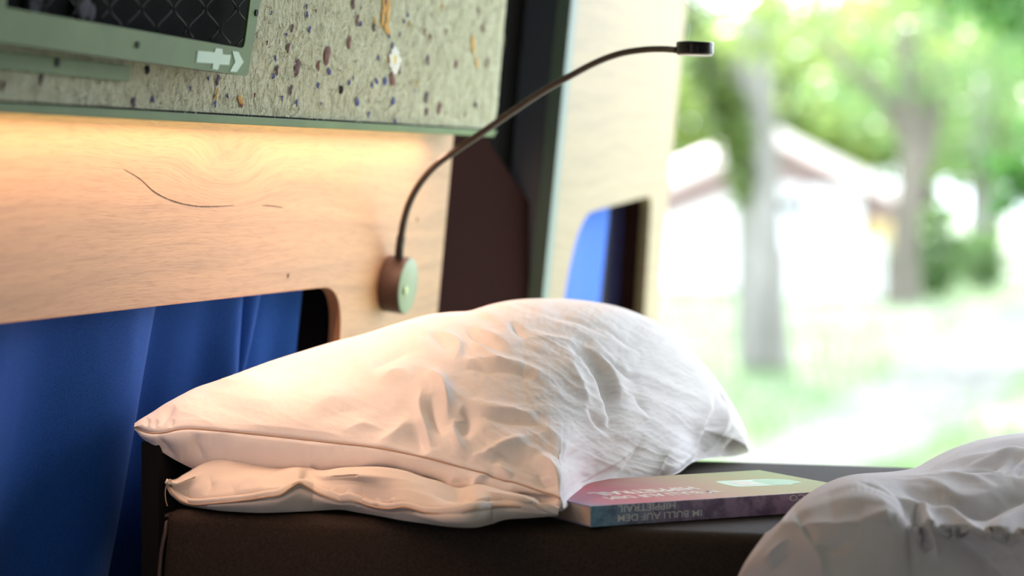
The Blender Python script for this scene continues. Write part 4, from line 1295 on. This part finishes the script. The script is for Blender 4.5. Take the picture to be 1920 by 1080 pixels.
# LED strip under the cabinet
led_m = bpy.data.materials.new('led glow'); led_m.use_nodes = True
b_ = led_m.node_tree.nodes['Principled BSDF']
b_.inputs['Emission Color'].default_value = (1, 0.62, 0.32, 1); b_.inputs['Emission Strength'].default_value = 6
led = box('led_strip', (-0.767, 1.1, CZ + 0.0525), (-0.759, 2.24, CZ + 0.0535), led_m)
tag(led, 'warm glowing light strip fixed under the overhead cabinet', 'light strip')
ld = bpy.data.lights.new('strip_light', 'AREA'); ld.shape = 'RECTANGLE'; ld.size = 1.1; ld.size_y = 0.006
ld.energy = 2.25; ld.color = (1, 0.63, 0.45)
lo_ = bpy.data.objects.new('strip_light', ld); col.objects.link(lo_)
lo_.location = (-0.763, 1.70, CZ + 0.0515)
lo_.rotation_euler = (math.radians(-22), 0, math.radians(90))
put(lo_, led)

# ------------------------------------------------------------------ reading lamp
lc = WF.hit(726, 531)
lamp = empty('reading_lamp', WF.w(*lc), 'brown gooseneck reading lamp with a round base on the oak panel', 'lamp')
Rb = 0.0258
cyl('lamp_base', WF.mat(*lc), Rb, 0, 0.0200, M['lamp_metal'], lamp, 64, 0.0006)
cyl('face_plate', WF.mat(*lc), Rb - 0.0008, 0.0198, 0.0206, M['lamp_face'], lamp, 64, 0.0003)
q = WF.hit(759, 545, 0.0206)
cyl('switch_button', WF.mat(*q), 0.0040, 0.0204, 0.0222, M['lamp_button'], lamp, 24, 0.0005)
neck_px = [(748, 486), (749, 470), (752, 445), (758, 412), (768, 380), (785, 348), (812, 315), (850, 285), (905, 248), (965, 206), (1020, 170), (1070, 142), (1120, 116), (1165, 100), (1210, 93), (1245, 92), (1270, 94)]
Fs = np.interp(np.arange(len(neck_px)), [0, 4, 8, len(neck_px) - 1], [2.375, 2.36, 2.33, 2.06])
neck = [P(x, y, f) for (x, y), f in zip(neck_px, Fs)]
n0 = WF.hit(748, 484, 0.011); n1 = WF.hit(749, 468, 0.012)
neck[0] = WF.w(*n0, 0.011); neck[1] = WF.w(*n1, 0.012)
Fa = (neck[1] - CAM).dot(FV)
for i_ in range(2, len(neck)):
    f_ = Fa + (2.06 - Fa) * ((i_ - 1) / (len(neck) - 2)) ** 1.15
    neck[i_] = P(neck_px[i_][0], neck_px[i_][1], f_)
tube('gooseneck', spline(neck, 160), np.linspace(0.0034, 0.0026, 160), M['lamp_neck'], lamp, 20)
tube('neck_sleeve', spline(neck[:3], 20), 0.0040, M['lamp_neck'], lamp, 20)
hc = P(1303, 91, 2.06)
tilt = Matrix.Rotation(math.radians(1.5), 4, FV)
hm_ = Matrix.Translation(hc) @ tilt
cyl('lamp_head', hm_, 0.0150, -0.0048, 0.0051, M['lamp_head'], lamp, 64, 0.0007)
cyl('diffuser', hm_, 0.0138, -0.0056, -0.0046, M['diffuser'], lamp, 48)
for k in range(4):
    rr = 0.01525
    pts = [hm_ @ Vector((rr * math.cos(2 * math.pi * j / 48), rr * math.sin(2 * math.pi * j / 48), -0.003 + k * 0.002)) for j in range(49)]
    tube('cooling_rib', pts, 0.00028, M['lamp_head'], lamp, 6)

# ------------------------------------------------------------------ outdoors
def gp(px, py):
    """ground point"""
    F = CZ * FPX / (py - HZ)
    p = P(px, py, F); p.z = 0
    return p
def rf(R, F, z=0):
    R, F, z = float(R), float(F), float(z)
    return Vector((0, 0, 0)) + RV * R + FV * F + ZV * z
def build_ground():
    n = 90
    V, Fc = [], []
    for i in range(n + 1):
        for j in range(n + 1):
            u, v = i / n, j / n
            R = -60 + 140 * u; F = -15 + 165 * v
            z = -0.03 + 0.05 * float(vnoise(np.array(R * 0.3), np.array(F * 0.2), 5))
            V.append(rf(R, F, z))
    for i in range(n):
        for j in range(n):
            a = i * (n + 1) + j
            Fc.append((a, a + n + 1, a + n + 2, a + 1))
    o = mesh_obj('ground', V, Fc, M['meadow'], smooth=True)
    return tag(o, 'sunlit meadow behind the van', kind='structure')
build_ground()
def build_path():
    cl_ = spline([(1180, 1400, 0), (1380, 960, 0), (1580, 840, 0), (1730, 750, 0), (1850, 665, 0), (1960, 590, 0), (2100, 530, 0)], 60)
    wd = np.interp(np.linspace(0, 1, 60), [0, 0.4, 1], [0.28, 0.5, 0.75])
    V = []
    pts = [gp(q[0], q[1]) for q in cl_]
    for i, p in enumerate(pts):
        a, b = pts[max(0, i - 1)], pts[min(len(pts) - 1, i + 1)]
        d = (b - a).normalized(); nn = Vector((-d.y, d.x, 0))
        w = float(wd[i]) * (1 + 0.1 * math.sin(i * 1.3))
        for s in (-1, -0.5, 0, 0.5, 1):
            q = p + nn * w * s; q.z = 0.045 - 0.02 * s * s
            V.append(q)
    Fc = [(5 * i + k, 5 * i + 5 + k, 5 * i + 6 + k, 5 * i + 1 + k) for i in range(len(pts) - 1) for k in range(4)]
    o = mesh_obj('garden_path', V, Fc, M['gravel'], smooth=True)
    o['kind'] = 'structure'
    return o
build_path()

def leaves_mesh(name, centers, size, mat, seed):
    r = np.random.default_rng(seed)
    N = len(centers)
    c_ = np.asarray(centers)
    d1 = r.normal(size=(N, 3)); d1[:, 2] *= 0.6; d1 /= np.linalg.norm(d1, axis=1)[:, None]
    d2 = np.cross(d1, r.normal(size=(N, 3))); d2 /= np.linalg.norm(d2, axis=1)[:, None]
    s = size * r.uniform(0.6, 1.35, N)[:, None]
    nn = np.cross(d1, d2)
    V = np.stack([c_ - d1 * s, c_ - d1 * s * 0.15 + d2 * s * 0.52 + nn * s * 0.12, c_ + d1 * s, c_ - d1 * s * 0.15 - d2 * s * 0.52 + nn * s * 0.12], 1)
    me = bpy.data.meshes.new(name)
    me.vertices.add(N * 4); me.vertices.foreach_set('co', V.reshape(-1).astype(np.float32))
    b0 = np.arange(N)[:, None] * 4
    q = np.concatenate([np.concatenate([b0, b0 + 1, b0 + 2], 1), np.concatenate([b0, b0 + 2, b0 + 3], 1)], 0)
    me.loops.add(q.size); me.loops.foreach_set('vertex_index', q.reshape(-1).astype(np.int32))
    me.polygons.add(len(q)); me.polygons.foreach_set('loop_start', (np.arange(len(q)) * 3).astype(np.int32))
    me.update(calc_edges=True); me.materials.append(mat)
    return me
def clumps(r, n_cl, per, c, rad, cl_r):
    out = []
    for _ in range(n_cl):
        d = r.normal(size=3); d /= np.linalg.norm(d)
        q = np.array(c) + d * np.array(rad) * r.uniform(0.35, 1.0) ** 0.6
        rr = cl_r * r.uniform(0.6, 1.3)
        out.append(q + r.normal(size=(per, 3)) * rr * np.array([1, 1, 0.55]))
    return np.concatenate(out, 0)
def add_foliage(parent, pts, size, mat, seed, name='foliage'):
    me = leaves_mesh(name, pts, size, mat, seed)
    o = bpy.data.objects.new(name, me); col.objects.link(o); put(o, parent); o['kind'] = 'stuff'
    return o
def tree(loc, label, limbs, crown, leaf_size, leaf_mat, bark, seed, ivy=None, group=None):
    """limbs: list of (points, radii)"""
    t_ = empty('tree', loc, label, 'tree', group)
    for k, (pts, ra) in enumerate(limbs):
        p = spline(pts, 40)
        rads = np.interp(np.linspace(0, 1, 40), np.linspace(0, 1, len(ra)), ra)
        tube('trunk' if k == 0 else 'branch', p, rads, bark, t_, 14)
    r = np.random.default_rng(seed)
    P_ = np.concatenate([clumps(r, *c) for c in crown], 0)
    add_foliage(t_, P_, leaf_size, leaf_mat, seed)
    if ivy is not None:
        add_foliage(t_, ivy, 0.07, M['ivy'], seed + 1, 'ivy')
    return t_

# first tree, grey trunk forked to the upper left, ivy at its side
F1_ = 25.0
def T1(px, py, F=F1_): return P(px, py, F)
base = gp(1432, 690)
F1_ = (base - Vector((0, 0, 0))).dot(FV)
r0 = np.random.default_rng(3)
ivy = []
for k in range(700):
    t_ = r0.uniform(0, 1)
    a = np.array(P(1392, 360, F1_ - .2)) * (1 - t_) + np.array(P(1378, 200, F1_ - .2)) * t_
    ivy.append(a + r0.normal(size=3) * np.array([0.06, 0.06, 0.10]))
for k in range(700):
    t_ = r0.uniform(0, 1)
    a = np.array(P(1375, 270, F1_ - .1)) * (1 - t_) + np.array(P(1288, 20, F1_ - .1)) * t_
    ivy.append(a + r0.normal(size=3) * np.array([0.08, 0.08, 0.14]))
c1_ = np.array(P(1480, 30, F1_))
tree(base, 'nearest tree outside, grey forked trunk with ivy',
     [([P(1436, 700, F1_), P(1430, 620, F1_), P(1424, 450, F1_), P(1418, 280, F1_), P(1408, 120, F1_), P(1420, -200, F1_), P(1440, -700, F1_)], [0.27, 0.225, 0.21, 0.20, 0.19, 0.16, 0.1]),
      ([P(1405, 330, F1_), P(1368, 230, F1_), P(1325, 120, F1_), P(1288, 20, F1_), P(1250, -150, F1_)], [0.15, 0.13, 0.12, 0.10, 0.07])],
     [(60, 60, c1_ + np.array([0, 0, 2.6]), (3.2, 3.2, 1.6), 0.42), (12, 40, c1_ + np.array(RV) * 0.6 + np.array([0, 0, 0.2]), (1.5, 1.4, 0.7), 0.28), (5, 40, np.array(P(1440, 60, F1_ - 1.2)), (0.5, 0.3, 0.35), 0.16)],
     0.075, M['leaf'], M['bark'], 11, np.array(ivy))

F2_ = (gp(1695, 572)).dot(FV)
c2_ = np.array(P(1700, 20, F2_))
tree(gp(1695, 572), 'second tree outside, twin dark limbs above a pale trunk',
     [([P(1690, 585, F2_), P(1692, 540, F2_), P(1700, 400, F2_), P(1712, 300, F2_), P(1708, 180, F2_), P(1700, 60, F2_), P(1690, -300, F2_)], [0.30, 0.20, 0.19, 0.19, 0.18, 0.17, 0.12]),
      ([P(1720, 320, F2_), P(1745, 200, F2_), P(1758, 60, F2_), P(1790, -150, F2_)], [0.20, 0.17, 0.14, 0.1]),
      ([P(1700, 260, F2_), P(1660, 190, F2_), P(1600, 130, F2_), P(1560, 90, F2_), P(1480, 20, F2_)], [0.13, 0.11, 0.09, 0.08, 0.05])],
     [(60, 60, c2_ + np.array([0, 0, 2.2]), (5, 4, 2.6), 0.55), (20, 44, c2_ + np.array([0, 0, -0.7]), (3.4, 2, 1.0), 0.38)],
     0.10, M['leaf2'], M['bark_dark'], 12)

F3_ = 52.0
c3_ = np.array(P(1840, 100, F3_))
tree(rf(F3_ * 880 / FPX, F3_), 'slim blue-grey tree at the right behind the shrubs',
     [([P(1840, 520, F3_), P(1838, 400, F3_), P(1842, 250, F3_), P(1850, 50, F3_)], [0.28, 0.24, 0.2, 0.14])],
     [(60, 60, c3_, (3.5, 3, 3.0), 0.5)], 0.13, M['leaf2'], M['bark'], 13)
# belt of trees behind the house
belt = [(1180, 62, 4.2), (1330, 70, 5.5), (1480, 66, 6.0), (1600, 74, 6.5), (1730, 62, 6.0), (1860, 70, 6.5), (2000, 60, 5.5),
        (780, 66, 6.0), (910, 62, 6.5), (1050, 68, 6.0), (2130, 64, 6.0), (2270, 68, 6.5)]
pos_words = ['far tree behind the cottage, first from the left of the belt', 'far tree rising above the left half of the cottage roof',
             'far tree in the belt, just right of the nearest trunk', 'far tree behind the right slope of the cottage roof',
             'far tree behind the second tree of the garden', 'far tree behind the slim blue-grey tree', 'far tree at the right end of the belt'] + [
    'far tree hidden behind the rear pillar of the van', 'far tree hidden behind the hinge side of the open rear door', 'far tree hidden behind the outer half of the open rear door',
    'far tree just beyond the right edge of the view', 'outermost far tree beyond the right edge of the view']
for i, (px, F, h) in enumerate(belt):
    c_ = np.array(P(px, 350, F)) + np.array([0, 0, h * 0.40])
    tree(rf(F * (px - 960) / FPX, F), pos_words[i],
         [([rf(F * (px - 960) / FPX, F, -0.05), rf(F * (px - 960) / FPX + 0.1, F, 1.5), rf(F * (px - 960) / FPX, F, 3.5), rf(F * (px - 960) / FPX, F, 6)], [0.25, 0.22, 0.18, 0.08])],
         [(72, 36, c_, (2.7, 2.2, h * 0.46), 0.42)], 0.20, M['leaf2'] if i % 2 else M['leaf'], M['bark_dark'], 30 + i, group='belt of far trees')
# shrubs at the second tree's foot
def shrub(px, py, w, h, label, seed, mat='leaf2', n=30):
    g = gp(px, py); F = g.dot(FV)
    W_ = w * F / FPX; H_ = h * F / FPX
    s_ = empty('shrub', g, label, 'shrub')
    r = np.random.default_rng(seed)
    c_ = np.array(g) + np.array([0, 0, H_ / 2])
    P_ = clumps(r, n, 70, c_, (W_ / 2, W_ / 2, H_ / 2), W_ * 0.10)
    P_ = P_[P_[:, 2] > 0.02]
    add_foliage(s_, P_, 0.07, M[mat], seed)
    for k in range(4):
        a = g + RV * (k - 1.5) * W_ * 0.08; b = a + RV * (k - 1.5) * W_ * 0.12 + ZV * H_ * 0.8
        tube('stem', [a, (a + b) / 2 + FV * 0.03, b], 0.02, M['bark_dark'], s_, 6)
shrub(1650, 555, 90, 110, 'low green shrub left of the second tree trunk', 51)
shrub(1760, 560, 130, 170, 'bright green shrub right of the second tree trunk', 52, n=42)
shrub(1840, 545, 80, 120, 'green shrub below the slim blue-grey tree', 53)
shrub(1325, 505, 110, 42, 'low hedge bush in front of the cottage, left of the nearest trunk', 54, 'leaf2', 16)

# branch of a nearer tree coming in from the right
nb = empty('tree', rf(3.4, 13.0), 'near leafy tree at the right edge with dark green leaves', 'tree')
Fn = 13.0
tube('trunk', spline([rf(3.4, Fn, -0.05), rf(3.35, Fn, 1.2), rf(3.3, Fn, 2.4), rf(3.1, Fn, 3.6)], 24), np.linspace(0.16, 0.08, 24), M['bark_dark'], nb, 12)
tube('branch', spline([rf(3.33, Fn, 1.5), P(2050, 300, Fn), P(1960, 320, Fn), P(1890, 365, Fn)], 24), np.linspace(0.05, 0.008, 24), M['bark_dark'], nb, 8)
tube('branch', spline([rf(3.3, Fn, 2.6), P(2050, -60, Fn), P(1920, -40, Fn), P(1780, -10, Fn)], 24), np.linspace(0.06, 0.01, 24), M['bark_dark'], nb, 8)
r = np.random.default_rng(61)
P_ = [np.array(P(px, py, Fn)) + r.normal(size=(nn_, 3)) * sg for px, py, sg, nn_ in
      [(1905, 320, 0.05, 110), (1880, 390, 0.035, 40), (1925, 350, 0.05, 90), (1960, 300, 0.10, 150), (1900, 18, 0.10, 160), (1845, -10, 0.09, 130), (1770, -30, 0.09, 120), (1960, 40, 0.12, 200), (2010, 150, 0.15, 200)]]
add_foliage(nb, np.concatenate(P_, 0), 0.045, M['leaf3'], 62)

# cottage
def cottage():
    g = gp(1470, 545); F = 44.0
    h = empty('cottage', rf(F * (1470 - 960) / FPX, F), 'small pink cottage with a pale gable roof behind the trees', 'house')
    def Q(px, py, d=0): return P(px, py, F + d)
    def slab(name, pts, d0, d1, mat, par):
        V = [P(x, y, F) + FV * d0 for x, y in pts] + [P(x, y, F) + FV * d1 for x, y in pts]
        n = len(pts)
        return mesh_obj(name, V, [tuple(range(n)), tuple(range(2 * n - 1, n - 1, -1))] + [(i, n + i, n + (i + 1) % n, (i + 1) % n) for i in range(n)], mat, par)
    zb = 545
    slab('gable_wall', [(1230, zb), (1700, zb), (1700, 385), (1440, 262), (1230, 362)], 0.0, 6.0, M['house_wall'], h)
    # roof sheets, thick, running back
    slab('roof', [(1445, 238), (1715, 372), (1712, 400), (1445, 268)], -0.6, 6.4, M['house_roof'], h)
    slab('roof', [(1445, 238), (1445, 268), (1205, 372), (1202, 344)], -0.6, 6.4, M['house_roof'], h)
    slab('fascia', [(1445, 268), (1712, 400), (1712, 404), (1445, 273)], -0.62, -0.5, M['house_red'], h)
    slab('fascia', [(1445, 268), (1445, 273), (1205, 377), (1205, 372)], -0.62, -0.5, M['house_red'], h)
    slab('white_wall', [(1235, zb), (1400, zb), (1400, 352), (1235, 415)], -0.12, 0.0, M['house_white'], h)
    dr = slab('double_door', [(1508, 530), (1614, 530), (1614, 350), (1508, 350)], -0.14, -0.02, M['house_door'], h)
    for k in range(4):
        x0 = 1512 + k * 25.5
        slab('door_panel', [(x0, 524), (x0 + 20, 524), (x0 + 20, 356), (x0, 356)], -0.17, -0.14, M['house_door'], dr)
    w = slab('window', [(1450, 470), (1500, 470), (1500, 345), (1450, 345)], -0.10, 0.0, M['house_door'], h)
    slab('window_pane', [(1456, 372), (1494, 372), (1494, 350), (1456, 350)], -0.12, -0.10, M['house_white'], w)
    slab('window_pane', [(1456, 395), (1494, 395), (1494, 376), (1456, 376)], -0.12, -0.10, M['house_glass'], w)
    slab('dark_awning', [(1462, 379), (1505, 381), (1505, 387), (1462, 386)], -0.5, -0.1, M['rubber'], h)  # small dark awning bar on the wall, gives no light
    slab('side_cladding', [(1622, 500), (1690, 500), (1690, 412), (1622, 412)], -0.10, 0.0, M['straw_yellow'], h)
cottage()

# picket fence in front of the cottage
fen = empty('garden_fence', gp(1560, 560), 'low white picket fence in front of the cottage', 'fence')
Ff = 40.0
def fbox(name, px0, px1, z0, z1, d, mat):
    a = rf((px0 - 960) / FPX * Ff, Ff, 0); b = rf((px1 - 960) / FPX * Ff, Ff, 0)
    V = []
    for dd in (0, d):
        for p, z in ((a, z0), (b, z0), (b, z1), (a, z1)):
            V.append(p + FV * dd + ZV * z)
    return mesh_obj(name, V, [(0, 1, 2, 3), (7, 6, 5, 4), (0, 4, 5, 1), (1, 5, 6, 2), (2, 6, 7, 3), (3, 7, 4, 0)], mat, fen)
for z in (0.25, 0.75):
    fbox('rail', 1475, 1660, z, z + 0.08, 0.04, M['fence'])
pk = None
for k in range(12):
    x0 = 1476 + k * 15.5
    fbox('picket', x0, x0 + 11, 0.0, 0.95, -0.03, M['fence'])

# tufts of grass
def grass():
    r = np.random.default_rng(77)
    N = 26000
    F_ = 13 + 34 * r.random(N) ** 1.3
    px = r.uniform(1180, 2000, N)
    R = (px - 960) / FPX * F_
    s = np.array(RV)[None] * R[:, None] + np.array(FV)[None] * F_[:, None]
    dd = r.normal(size=(N, 3)) * 0.35; dd[:, 2] = 1; dd /= np.linalg.norm(dd, axis=1)[:, None]
    L = r.uniform(0.05, 0.13, N)[:, None]
    sd = np.cross(dd, r.normal(size=(N, 3))); sd /= np.linalg.norm(sd, axis=1)[:, None]
    w = 0.010
    s[:, 2] = -0.01
    V = np.stack([s - sd * w, s + sd * w, s + dd * L], 1)
    me = bpy.data.meshes.new('grass')
    me.vertices.add(N * 3); me.vertices.foreach_set('co', V.reshape(-1).astype(np.float32))
    me.loops.add(N * 3); me.loops.foreach_set('vertex_index', np.arange(N * 3, dtype=np.int32))
    me.polygons.add(N); me.polygons.foreach_set('loop_start', (np.arange(N) * 3).astype(np.int32))
    me.update(calc_edges=True); me.materials.append(M['grass_blade'])
    o = bpy.data.objects.new('grass', me); col.objects.link(o)
    tag(o, 'short meadow grass in blades beside the path', 'grass', kind='stuff')
grass()
